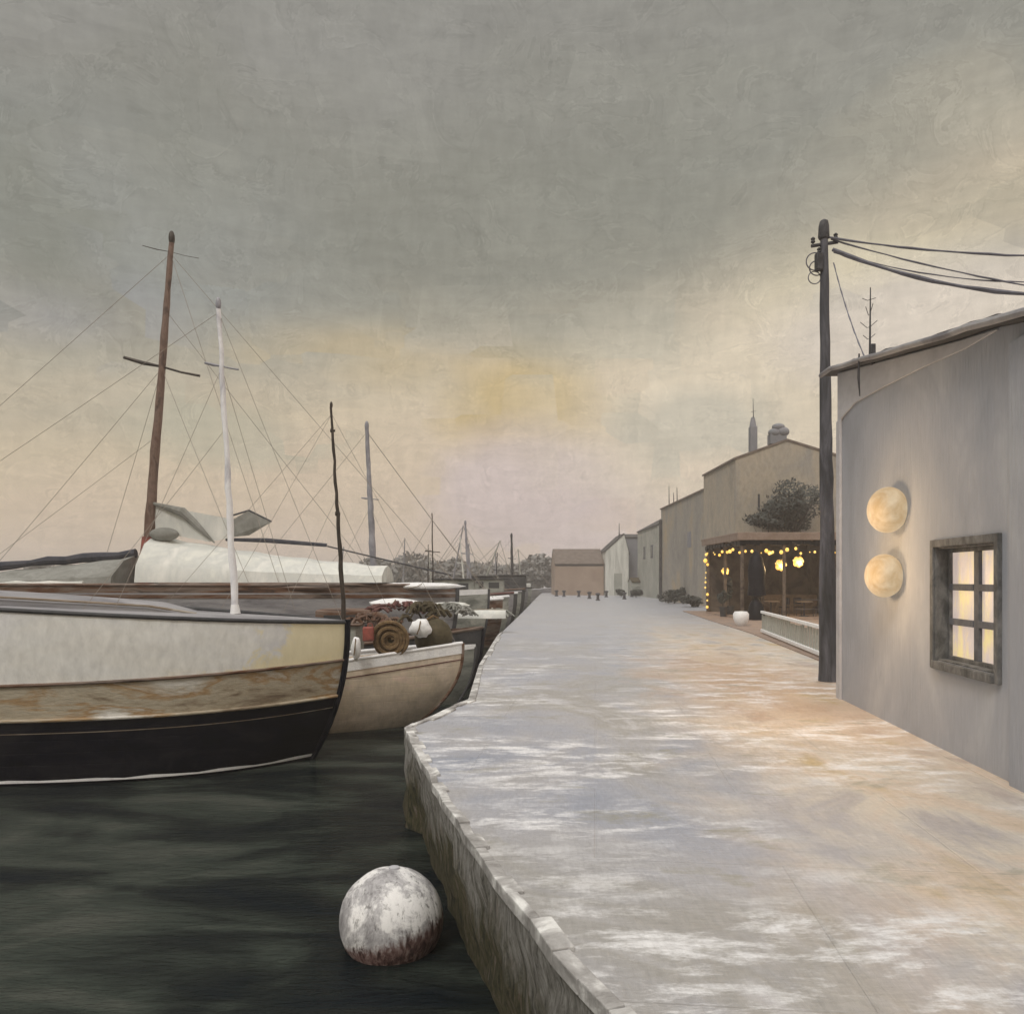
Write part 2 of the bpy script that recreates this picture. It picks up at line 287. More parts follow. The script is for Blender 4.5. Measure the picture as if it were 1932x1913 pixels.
def wall_mat():
    m = bpy.data.materials.new('weedy_quay_stone'); m.use_nodes = True; t = NT(m.node_tree)
    b = m.node_tree.nodes['Principled BSDF']
    tc = t.new('ShaderNodeTexCoord').outputs['Object']
    sx = t.new('ShaderNodeSeparateXYZ'); t.put(sx.inputs[0], tc); Z = sx.outputs[2]
    n = t.noise(t.mapv(tc, (1, 1.0, .5)), 1.5, 8, 0.72, 0.9)
    nf = t.noise(t.mapv(tc, (3, 3, 1)), 5, 8, 0.75, 0.5)
    stone = t.ramp(nf, [(0.36, (0.09, 0.085, 0.07, 1)), (0.48, (0.26, 0.25, 0.23, 1)), (0.6, (0.42, 0.41, 0.39, 1))])
    weed = t.ramp(nf, [(0.40, (0.02, 0.02, 0.012, 1)), (0.52, (0.08, 0.075, 0.03, 1)), (0.62, (0.15, 0.11, 0.085, 1)), (0.7, (0.3, 0.29, 0.26, 1))])
    tide = t.math('ADD', t.math('MULTIPLY', Z, 1.0), t.math('MULTIPLY', t.math('SUBTRACT', n, 0.5), 2.4))
    col = t.mix(t.math('ADD', t.math('MULTIPLY', tide, -1.9), -0.25, True), stone, weed)
    t.put(b.inputs['Base Color'], col); b.inputs['Roughness'].default_value = 0.75
    bp = t.new('ShaderNodeBump'); bp.inputs['Strength'].default_value = 0.9; bp.inputs['Distance'].default_value = 0.05
    t.put(bp.inputs['Height'], nf); t.l.new(bp.outputs[0], b.inputs['Normal'])
    return m
MT['qwall'] = wall_mat()

def water_mat():
    m = bpy.data.materials.new('dark_harbour_water'); m.use_nodes = True; t = NT(m.node_tree)
    b = m.node_tree.nodes['Principled BSDF']
    tc = t.new('ShaderNodeTexCoord').outputs['Object']
    n = t.noise(t.mapv(tc, (.35, .9, 1)), 1.0, 5, 0.6, 0.5)
    t.put(b.inputs['Base Color'], t.ramp(n, [(0.36, (0.004, 0.008, 0.011, 1)), (0.47, (0.012, 0.016, 0.015, 1)), (0.56, (0.034, 0.043, 0.036, 1)), (0.66, (0.062, 0.068, 0.058, 1))]))
    b.inputs['Roughness'].default_value = 0.16
    b.inputs['Specular IOR Level'].default_value = 0.5; b.inputs['IOR'].default_value = 1.16
    w1 = t.noise(t.mapv(tc, (.7, 2.2, 1)), 1.6, 5, 0.6, 0.5)
    w2 = t.noise(t.mapv(tc, (1.5, 5, 1)), 4.0, 4, 0.6, 0.3)
    bp = t.new('ShaderNodeBump'); bp.inputs['Strength'].default_value = 0.6; bp.inputs['Distance'].default_value = 0.12
    t.put(bp.inputs['Height'], t.math('ADD', w1, t.math('MULTIPLY', w2, 0.45))); t.l.new(bp.outputs[0], b.inputs['Normal'])
    return m
MT['water'] = water_mat()

def buoy_mat():
    m = bpy.data.materials.new('chalky_buoy_paint'); m.use_nodes = True; t = NT(m.node_tree)
    b = m.node_tree.nodes['Principled BSDF']
    tc = t.new('ShaderNodeTexCoord').outputs['Object']
    n = t.noise(tc, 3.2, 8, 0.7, 0.6); nf = t.noise(t.mapv(tc, (2, 2, .6)), 12, 6, 0.75, 0.4)
    sx = t.new('ShaderNodeSeparateXYZ'); t.put(sx.inputs[0], tc); Z = sx.outputs[2]
    c = t.ramp(n, [(0.36, (0.30, 0.29, 0.30, 1)), (0.46, (0.52, 0.51, 0.52, 1)), (0.54, (0.90, 0.89, 0.88, 1))])
    c = t.mix(t.g(nf, [(0.34, 0.8), (0.47, 0.0)]), c, (0.12, 0.115, 0.11, 1))
    r = t.ramp(nf, [(0.38, (0.05, 0.028, 0.025, 1)), (0.5, (0.19, 0.11, 0.10, 1)), (0.62, (0.36, 0.27, 0.25, 1))])
    k = t.math('ADD', Z, t.math('ADD', t.math('MULTIPLY', sx.outputs[0], -0.25), t.math('MULTIPLY', t.math('SUBTRACT', nf, 0.5), 0.35)))
    c = t.mix(t.g(t.math('ADD', k, 0.5), [(0.42, 1.0), (0.50, 0.0)]), c, r)
    t.put(b.inputs['Base Color'], c); b.inputs['Roughness'].default_value = 0.6
    bp = t.new('ShaderNodeBump'); bp.inputs['Strength'].default_value = 0.6; bp.inputs['Distance'].default_value = 0.02
    t.put(bp.inputs['Height'], nf); t.l.new(bp.outputs[0], b.inputs['Normal'])
    return m
MT['buoy'] = buoy_mat()

# ------------------------------------------------------------------ mesh helpers
class MB:
    def __init__(s): s.v = []; s.f = []
    def add(s, vs, fs):
        k = len(s.v); s.v += [tuple(p) for p in vs]; s.f += [tuple(i + k for i in f) for f in fs]; return s
    def box(s, c, d, rz=0, ry=0, rx=0):
        M = Matrix.Translation(Vector(c)) @ Matrix.Rotation(rz, 4, 'Z') @ Matrix.Rotation(ry, 4, 'Y') @ Matrix.Rotation(rx, 4, 'X')
        vs = [M @ Vector((x * d[0] / 2, y * d[1] / 2, z * d[2] / 2)) for x in (-1, 1) for y in (-1, 1) for z in (-1, 1)]
        return s.add(vs, [(0, 1, 3, 2), (4, 6, 7, 5), (0, 4, 5, 1), (2, 3, 7, 6), (0, 2, 6, 4), (1, 5, 7, 3)])
    def tube(s, pts, r, n=8, cap=True):
        pts = [Vector(p) for p in pts]; k = len(pts)
        rs = r if isinstance(r, (list, tuple)) else [r] * k
        vs = []; fs = []
        up = Vector((0, 0, 1)); d0 = (pts[1] - pts[0]).normalized()
        if abs(d0.z) > .9: up = Vector((0, 1, 0))
        for i, p in enumerate(pts):
            d = (pts[min(i + 1, k - 1)] - pts[max(i - 1, 0)]).normalized()
            a = d.cross(up).normalized(); b = a.cross(d).normalized(); 
            for j in range(n):
                t = 2 * PI * j / n; vs.append(p + a * math.cos(t) * rs[i] + b * math.sin(t) * rs[i])
        for i in range(k - 1):
            for j in range(n):
                j2 = (j + 1) % n; fs.append((i * n + j, i * n + j2, (i + 1) * n + j2, (i + 1) * n + j))
        if cap: fs.append(tuple(range(n - 1, -1, -1))); fs.append(tuple((k - 1) * n + j for j in range(n)))
        return s.add(vs, fs)
    def lathe(s, prof, c=(0, 0, 0), n=24, ax='Z', jit=0):
        vs = []; fs = []; k = len(prof)
        for (r, z) in prof:
            for j in range(n):
                t = 2 * PI * j / n; q = r * (1 + random.uniform(-jit, jit))
                p = (q * math.cos(t), q * math.sin(t), z)
                if ax == 'X': p = (p[2], p[0], p[1])
                if ax == 'Y': p = (p[0], p[2], p[1])
                vs.append(Vector(p) + Vector(c))
        for i in range(k - 1):
            for j in range(n):
                j2 = (j + 1) % n; fs.append((i * n + j, i * n + j2, (i + 1) * n + j2, (i + 1) * n + j))
        fs.append(tuple(range(n - 1, -1, -1))); fs.append(tuple((k - 1) * n + j for j in range(n)))
        return s.add(vs, fs)
    def ball(s, c, r, sc=(1, 1, 1), n=20, m=12):
        vs = []; fs = []
        for i in range(1, m):
            p = PI * i / m
            for j in range(n):
                t = 2 * PI * j / n
                vs.append((c[0] + r * sc[0] * math.sin(p) * math.cos(t), c[1] + r * sc[1] * math.sin(p) * math.sin(t), c[2] + r * sc[2] * math.cos(p)))
        top = len(vs); vs.append((c[0], c[1], c[2] + r * sc[2])); vs.append((c[0], c[1], c[2] - r * sc[2]))
        for i in range(m - 2):
            for j in range(n):
                j2 = (j + 1) % n; fs.append((i * n + j, (i + 1) * n + j, (i + 1) * n + j2, i * n + j2))
        for j in range(n):
            j2 = (j + 1) % n; fs.append((top, j, j2)); fs.append((top + 1, (m - 2) * n + j2, (m - 2) * n + j))
        return s.add(vs, fs)
    def torus(s, c, R_, r, ax='Y', n=28, m=10, tilt=0):
        vs = []; fs = []
        for i in range(n):
            a = 2 * PI * i / n
            for j in range(m):
                b = 2 * PI * j / m; q = R_ + r * math.cos(b)
                p = Vector((q * math.cos(a), r * math.sin(b), q * math.sin(a))) if ax == 'Y' else Vector((q * math.cos(a), q * math.sin(a), r * math.sin(b)))
                p = Matrix.Rotation(tilt, 3, 'X') @ p
                vs.append(p + Vector(c))
        for i in range(n):
            for j in range(m):
                i2 = (i + 1) % n; j2 = (j + 1) % m; fs.append((i * m + j, i * m + j2, i2 * m + j2, i2 * m + j))
        return s.add(vs, fs)
    def prism(s, poly, h0, h1, ax='Z'):
        """polygon of 2D points extruded from h0 to h1 along ax; X: (y,z); Y: (x,z); Z: (x,y)"""
        n = len(poly); P = lambda p, h: (p[0], p[1], h) if ax == 'Z' else ((h, p[0], p[1]) if ax == 'X' else (p[0], h, p[1]))
        vs = [P(p, h0) for p in poly] + [P(p, h1) for p in poly]
        fs = [tuple(range(n - 1, -1, -1)), tuple(range(n, 2 * n))] + [(i, (i + 1) % n, n + (i + 1) % n, n + i) for i in range(n)]
        return s.add(vs, fs)
    def grid(s, rows, closed=False):
        m = len(rows[0]); vs = [p for r in rows for p in r]; fs = []
        for i in range(len(rows) - 1):
            for j in range(m - 1): fs.append((i * m + j, i * m + j + 1, (i + 1) * m + j + 1, (i + 1) * m + j))
        return s.add(vs, fs)
    def build(s, name, m, parent=None, smooth=True, bevel=0, fixn=True):
        me = bpy.data.meshes.new(name); me.from_pydata(s.v, [], s.f); me.update()
        if fixn:
            import bmesh
            bm = bmesh.new(); bm.from_mesh(me); bmesh.ops.recalc_face_normals(bm, faces=bm.faces[:]); bm.to_mesh(me); bm.free()
        o = bpy.data.objects.new(name, me); C.objects.link(o)
        me.materials.append(MT[m] if isinstance(m, str) else m)
        if smooth:
            for p in me.polygons: p.use_smooth = True
            try: me.set_sharp_from_angle(angle=R(38))
            except Exception: pass
        if bevel:
            b = o.modifiers.new('bevel', 'BEVEL'); b.width = bevel; b.segments = 2; b.limit_method = 'ANGLE'
        if parent: o.parent = parent
        return o

def tag(o, label, cat, group=None):
    o['label'] = label; o['category'] = cat
    if group: o['group'] = group
    return o
def struct(o, kind='structure'): o['kind'] = kind; return o
def thing(name, label, cat, loc=(0, 0, 0), rz=0, group=None):
    o = bpy.data.objects.new(name, None); C.objects.link(o); o.location = loc; o.rotation_euler = (0, 0, rz); o.empty_display_size = .3
    return tag(o, label, cat, group)
def at(px, py, Yd): return Vector(((px - 966) / F * Yd, Yd, 2 - (py - 1090) / F * Yd))
def jitter(pts, a): return [Vector(p) + Vector((random.uniform(-a, a), random.uniform(-a, a), random.uniform(-a, a))) for p in pts]

# ------------------------------------------------------------------ setting
edge = [(2.6, -2.5), (1.5, 0.4), (0.95, 2.0), (0.45, 3.64), (0.222, 4.22), (-0.02, 5.0), (-0.35, 6.12), (-0.68, 7.4), (-0.97, 8.57), (-1.22, 9.6), (-1.41, 10.5),
        (-1.05, 11.75), (-0.70, 13.0), (-0.74, 18.0), (-0.5, 27.0), (0.55, 45.0), (2.8, 85.7), (3.9, 104), (4.3, 112)]
# subdivide edge with small unevenness
E2 = []
for i in range(len(edge) - 1):
    a_, b_ = Vector(edge[i]), Vector(edge[i + 1]); n = max(1, int((b_ - a_).length / (0.28 if b_.y < 14 else 2.0)))
    for k in range(n):
        p = a_.lerp(b_, k / n)
        if p.y < 14 and 0 < k: p = p + Vector((random.uniform(-.02, .02), random.uniform(-.02, .02)))
        E2.append((p.x, p.y))
E2.append(edge[-1])
shore = [(-60, 118), (-500, 130)]
poly = E2 + shore + [(-900, 3000), (1500, 3000), (900, -60), (6, -60), (4.4, -20)]
mb = MB(); mb.add([(x, y, 0) for x, y in poly], [tuple(range(len(poly)))])
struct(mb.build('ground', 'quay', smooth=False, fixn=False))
for o in C.objects:
    if o.name == 'ground' and o.data.polygons[0].normal.z < 0: o.data.flip_normals()
# vertical quay face, with a rough batter
mb = MB(); rows = []
line = [(4.4, -20)] + E2 + shore
for i, (x, y) in enumerate(line):
    nx = 0.0
    r_ = []
    for k, z in enumerate((-0.002, -0.18, -0.45, -0.75, -1.0, -1.25, -1.8)):
        wob = (0.03 * math.sin(i * 1.7 + k * 2.1) + random.uniform(-.018, .018)) * (1 if y < 14 and k else 0)
        bat = 0.16 * (-z) / 1.2 if y < 10 else 0
        r_.append((x + bat + wob, y, z))
    rows.append(r_)
mb.grid(rows); struct(mb.build('quay_wall', 'qwall', fixn=False))
# pale coping stones along the near edge
mb = MB()
cp = [p for p in E2 if p[1] < 30]
i = 0
while i < len(cp) - 1:
    a_, b_ = Vector(cp[i]), Vector(cp[i + 1]); d = (b_ - a_)
    if d.length > 1e-3:
        n = Vector((d.y, -d.x)).normalized(); w_ = 0.09 + random.uniform(-.045, .05); d = d * 0.97
        z1 = 0.022 + random.uniform(0, .012)
        q = [a_ - n * .015, a_ + d - n * .015, a_ + d + n * w_, a_ + n * w_]
        mb.prism([(p.x, p.y) for p in q], -0.06, z1)
    i += 1
MT['coping'] = mat('worn_coping_stone', [(0.25, 0.24, 0.23, 1), (0.42, 0.41, 0.40, 1), (0.80, 0.80, 0.78, 1)], 2.6, rough=0.6, bump=0.9, bscale=12, contrast=0.12, fine=0.2)
struct(mb.build('quay_edge', 'coping', smooth=False, bevel=0.008))
# water
mb = MB(); mb.add([(-900, -80, WZ), (12, -80, WZ), (12, 135, WZ), (-900, 135, WZ)], [(0, 1, 2, 3)])
struct(mb.build('water', 'water', smooth=False))
# terrace paving by the cafe
mb = MB(); mb.prism([(9.2, 36.6), (8.6, 28.8), (7.3, 18.5), (9.5, 17.9), (22, 26), (22, 47.5), (10.2, 47.5)], -.02, 0.03)
struct(mb.build('terrace_pavement', 'terr', smooth=False))

# ------------------------------------------------------------------ cottage on the right
def wx(y): return 5.45 - (13.27 - y) * 0.105          # quay-side wall line
cot = thing('cottage', 'lavender grey rendered cottage with lit window at right edge of the quay', 'cottage', (wx(13.27), 13.27, 0), 0)
ang = math.atan(0.105)
# local frame: +Y along wall away from camera, so wall points are (0, -s)
cot.rotation_euler = (0, 0, -ang)
def s_of(y): return -(13.27 - y) / math.cos(ang)
prof = [(13.27, 5.42), (11.6, 5.13), (10, 4.85), (8.8, 4.64), (8.1, 4.54), (7.4, 4.39), (6.2, 4.15), (3.2, 3.6)]
# window hole: from y 7.88 to 9.58
sW0, sW1, zW0, zW1 = s_of(8.02), s_of(9.46), 1.02, 2.36
TH = 0.34; D = 6.0
def roofz(s):
    P = [(s_of(y), z) for y, z in prof]
    for (s1, z1), (s0, z0) in zip(P, P[1:]):
        if s0 <= s <= s1: return z0 + (z1 - z0) * (s - s0) / (s1 - s0)
    return P[-1][1]
sN = s_of(3.2)
mb = MB()
def wall_piece(sa, sb, za, zb=None):
    if zb is not None: mb.box((TH / 2, (sa + sb) / 2, (za + zb) / 2), (TH, sb - sa, zb - za)); return
    n = 8; pl = [(sa, za)] + [(sb, za)] + [(sb + (sa - sb) * k / n, roofz(sb + (sa - sb) * k / n)) for k in range(n + 1)]
    mb.prism(pl, 0, TH, 'X')
wall_piece(sN, sW0, -.3); wall_piece(sW1, 0, -.3); wall_piece(sW0, sW1, zW1); wall_piece(sW0, sW1, -.3, zW0)
mb.build('wall', 'wall', cot, smooth=False)
mb = MB(); mb.box(((TH + D) / 2 , -TH / 2 , 2.5), (D - TH, TH - .01, 5.6)); mb.box((D - TH / 2, (sN - TH) / 2, 1.95), (TH, -sN - TH, 4.5)); mb.box(((TH + D) / 2 - TH / 2, sN + TH / 2, 1.95), (D - 2 * TH, TH, 4.5))
mb.build('rear_wall', 'wall', cot, smooth=False)
# gable infill panel, paler, above eaves height
pl = [(-0.02, 4.55)]; 
top = [(s, roofz(s) - 0.015) for s in [-0.02, -1.2, -2.4, -3.6, -4.6, -5.3]]
low_ = [(-0.9, 4.72), (-2.0, 4.68), (-3.4, 4.60), (-4.6, 4.50), (-5.3, roofz(-5.3) - .03)]
pl = [(-0.02, 4.40), (-0.25, 4.62)] + low_ + top[::-1]
mb = MB(); mb.prism(pl, -0.025, 0.0, 'X'); mb.build('gable_panel', 'gable', cot, smooth=False, bevel=0.01)
# roof slab with ragged verge
mb = MB(); n = 40; up = []; dn = []
for k in range(n + 1):
    s = 0.35 + (sN - 0.35 - .3) * k / n; z = roofz(max(min(s, 0), sN)) + (0.02 if s > 0 else 0)
    up.append((s, z + 0.10 + random.uniform(-.018, .018))); dn.append((s, z + random.uniform(0.002, .01)))
mb.prism(up + dn[::-1], -0.16, D + .2, 'X'); mb.build('roof', 'roofd', cot, smooth=False, bevel=0.01)
mb = MB(); mb.tube([(-0.19, 0.35 + (sN - .65) * k / 20, roofz(max(min(0.35 + (sN - .65) * k / 20, 0), sN)) + 0.05 + random.uniform(-.01, .01)) for k in range(21)], 0.04, 8)
mb.build('verge_trim', 'grey', cot)
# corner band and pilaster near the right edge
mb = MB(); mb.box((-0.02, -0.10, 2.15), (0.045, 0.20, 4.9)); mb.build('corner_board', 'gable', cot, smooth=False, bevel=0.012)
mb = MB(); mb.box((-0.035, s_of(7.15), 2.0), (0.07, 1.05, 4.55)); mb.build('pilaster', 'wall', cot, smooth=False, bevel=0.02)
# window: surround, frame, glazing bars, six lit panes
win = MB()
so = 0.09
win.box((-0.018, sW1 + so / 2, (zW0 + zW1) / 2), (0.05, so, zW1 - zW0 + 2 * so)); win.box((-0.018, sW0 - so / 2, (zW0 + zW1) / 2), (0.05, so, zW1 - zW0 + 2 * so))
win.box((-0.018, (sW0 + sW1) / 2, zW1 + so / 2), (0.05, sW1 - sW0, so)); win.box((-0.03, (sW0 + sW1) / 2, zW0 - so / 2), (0.08, sW1 - sW0, so))
# reveal lining
rl = 0.02
win.box((0.09, sW1 - rl / 2, (zW0 + zW1) / 2), (0.22, rl, zW1 - zW0)); win.box((0.12, sW0 + rl / 2, (zW0 + zW1) / 2), (0.22, rl, zW1 - zW0))
win.box((0.12, (sW0 + sW1) / 2, zW1 - rl / 2), (0.22, sW1 - sW0 - 2 * rl, rl)); win.box((0.12, (sW0 + sW1) / 2, zW0 + rl / 2), (0.22, sW1 - sW0 - 2 * rl, rl))
wob = win.build('window', 'frame', cot, smooth=False, bevel=0.008)
a0, a1, b0, b1 = sW0 + rl, sW1 - rl, zW0 + rl, zW1 - rl
fr = MB(); ft = 0.045; xg = 0.15
fr.box((xg, a0 + ft / 2, (b0 + b1) / 2), (.06, ft, b1 - b0)); fr.box((xg, a1 - ft / 2, (b0 + b1) / 2), (.06, ft, b1 - b0))
fr.box((xg, (a0 + a1) / 2, b0 + ft / 2), (.06, a1 - a0 - 2 * ft, ft)); fr.box((xg, (a0 + a1) / 2, b1 - ft / 2), (.06, a1 - a0 - 2 * ft, ft))
fr.build('window_frame', 'frame', wob, smooth=False, bevel=0.006)
ms = (a0 + a1) / 2; bw = 0.12; hh_ = (b1 - b0 - 2 * ft)
mu = MB(); mu.box((xg - .005, ms, (b0 + b1) / 2), (.045, bw, hh_)); 
for k in (1, 2):
    zc = b0 + ft + hh_ * k / 3
    mu.box((xg - .012, (a0 + ft + ms - bw / 2) / 2, zc), (.045, ms - bw / 2 - a0 - ft, .075)); mu.box((xg - .012, (a1 - ft + ms + bw / 2) / 2, zc), (.045, a1 - ft - ms - bw / 2, .075))
mu.build('glazing_bar', 'muntin', wob, smooth=False, bevel=0.006)
for c0, c1 in ((a0 + ft, ms - bw / 2), (ms + bw / 2, a1 - ft)):
    for k in range(3):
        z0 = b0 + ft + hh_ * k / 3 + .0375 * (k > 0); z1 = b0 + ft + hh_ * (k + 1) / 3 - .0375 * (k < 2)
        p = MB(); p.box((xg + .012, (c0 + c1) / 2, (z0 + z1) / 2), (.008, c1 - c0, z1 - z0)); p.build('pane', 'pane', wob, smooth=False)

# two round wall lamps
def wall_lamp(py, y, r, lab, energy):
    X_ = wx(y); z = 2 - (py - 1090) / F * y
    t = thing('wall_lamp', lab, 'wall lamp', (X_, y, z), -ang, 'round lamps on the cottage wall')
    m = MB(); m.lathe([(r * .45, -0.0), (r * .45, -0.03), (r * .3, -0.06)], n=30, ax='X'); m.build('wall_plate', 'gable', t)
    m = MB(); m.ball((-.15, 0, 0), r, (.66, 1, .84), 36, 22); m.build('globe', 'globe', t)
    
    ld = bpy.data.lights.new('lamp_light', 'POINT'); ld.energy = energy; ld.color = (1, .68, .36); ld.shadow_soft_size = .18
    lo = bpy.data.objects.new('lamp_light', ld); C.objects.link(lo); lo.parent = t; lo.location = (-1.05, -.1, -.1)
    return t
wall_lamp(962, 10.62, 0.365, 'upper of two round glowing lamps on the grey cottage wall', 34)
wall_lamp(1086, 10.75, 0.35, 'lower round lamp, paler and brighter at its top, on the cottage wall', 40)

# aerial on the cottage roof
an = thing('roof_aerial', 'spindly bare aerial standing on the sloping cottage roof verge', 'aerial', (0, 0, 0))
ya = 11.7; xa = wx(ya) - 0.02; za = roofz(s_of(ya)) + .12
m = MB(); m.tube([(xa, ya, za - .1), (xa + .01, ya, za + 1.0)], [.018, .008]); m.build('mast', 'iron', an)
m = MB()
for k, (dz, l, q_) in enumerate(((.25, .10, .05), (.42, .14, .07), (.60, .06, .12), (.82, .11, .02))):
    m.tube([(xa - l, ya, za + dz + q_), (xa - l * .3, ya, za + dz - .01), (xa, ya, za + dz), (xa + l * .8, ya, za + dz + q_ * 1.4)], .005, 5)
m.build('elements', 'iron', an)
m = MB(); m.box((xa - .02, ya - .14, za - .02), (.07, .06, .3)); m.build('bracket', 'iron', an, bevel=.01)
m = MB(); m.tube([(xa - .2, ya - .1, za), (xa - .21, ya - .1, za - .35), (xa - .19, ya - .1, za - .62)], [.012, .02, .008], 6); m.build('hanging_lead', 'iron', an)

# ------------------------------------------------------------------ utility pole and cables
PX, PY = 6.13, 15.4
pole = thing('utility_pole', 'tall dark wooden utility pole beside the cottage corner', 'utility pole', (PX, PY, 0))
k_ = 24; pts = []; rs = []
for i in range(k_ + 1):
    z = -.2 + 9.0 * i / k_; pts.append((-.09 * z / 9 + random.uniform(-.008, .008), 0, z)); rs.append((0.195 - .125 * min(1, (i / k_) ** .7)) * (1 + random.uniform(-.06, .06)))
m = MB(); m.tube(pts, rs, 14); m.build('shaft', 'dwood', pole)
m = MB(); m.lathe([(.09, 8.56), (.105, 8.6), (.10, 8.8), (.075, 8.9), (.02, 8.94)], (-.09, 0, 0), 12, jit=.06); m.build('cap', 'iron', pole)
m = MB(); m.tube([(-.33, 0, 8.42), (.18, 0, 8.5)], .035, 8); m.build('crossarm', 'iron', pole)
m = MB(); m.torus((-.26, 0, 8.12), .17, .012); m.torus((-.22, .02, 8.0), .14, .012); m.torus((-.26, .03, 7.82), .12, .010); m.build('cable_loops', 'cable', pole)
for dx, dz in ((-.3, 8.5), (-.18, 8.3), (.14, 8.58)):
    m = MB(); m.lathe([(.02, 0), (.045, .03), (.03, .06), (.045, .09), (.02, .12)], (dx, 0, dz - .03), 10); m.build('insulator', 'dgrey', pole)
m = MB(); m.box((-.2, -.03, 8.1), (.13, .14, .34)); m.build('junction_box', 'iron', pole, bevel=.02)
far_p = thing('utility_pole', 'second utility pole out of frame behind the cottage', 'utility pole', (14.2, 11.6, 0))
m = MB(); m.tube([(0, 0, -.2), (0, 0, 8.2)], [.2, .1], 12); m.build('shaft', 'dwood', far_p)
m = MB(); m.tube([(-.3, 0, 7.7), (.3, 0, 7.7)], .035, 8); m.build('crossarm', 'iron', far_p)
def cable(a_, b_, sag, r, lab, n=36, thick=None):
    a_, b_ = Vector(a_), Vector(b_); pts = []
    for i in range(n + 1):
        u = i / n; p = a_.lerp(b_, u); p.z -= 4 * sag * u * (1 - u); p += Vector((0, 0, random.uniform(-.006, .006))); pts.append(p)
    rs = [r * (1 + .25 * math.sin(i * 1.3)) for i in range(n + 1)]
    m = MB(); m.tube(pts, rs, 6); tag(m.build('overhead_cable', 'cable'), lab, 'cable', 'cables slung from the pole top')
p0 = (PX - .05, PY, 8.60)
cable(p0, (14.2, 11.6, 7.2), .45, .020, 'topmost of the cables sagging right from the pole top')
cable((PX + .05, PY, 8.55), (14.2, 11.6, 5.7), .40, .015, 'thin middle cable crossing the lowest one near the right edge')
cable((PX + .08, PY, 8.35), (14.2, 11.6, 7.75), 1.22, .036, 'thick grey cable with the deepest sag below the others')
cable((PX + .1, PY, 8.3), (14.2, 11.6, 7.85), 1.00, .012, 'thin frayed cable running just above the thick sagging one')
cable((PX + .1, PY, 8.1), (wx(11.9) - .02, 11.9, roofz(s_of(11.9)) + .1), .12, .011, 'thin cable dropping steeply from pole to cottage roof')

# ------------------------------------------------------------------ buoy
by = thing('mooring_buoy', 'large round chalky white buoy with reddish underside floating by the quay wall', 'buoy', (-1.055, 6.95, WZ))
m = MB(); m.ball((0, 0, 0), .45, (1, 1, .97), 64, 40); m.v = [tuple(Vector(v) * (1 + .006 * math.sin(v[0] * 19 + v[2] * 11) + .005 * math.sin(v[1] * 27 - v[2] * 17) + random.uniform(-.002, .002))) for v in m.v]; o = m.build('float', 'buoy', by); o.location = (0, 0, .22)
m = MB(); m.lathe([(.05, .64), (.045, .665), (.02, .67)], (0.02, .03, 0), 16); m.build('top_fitting', 'gable', by)


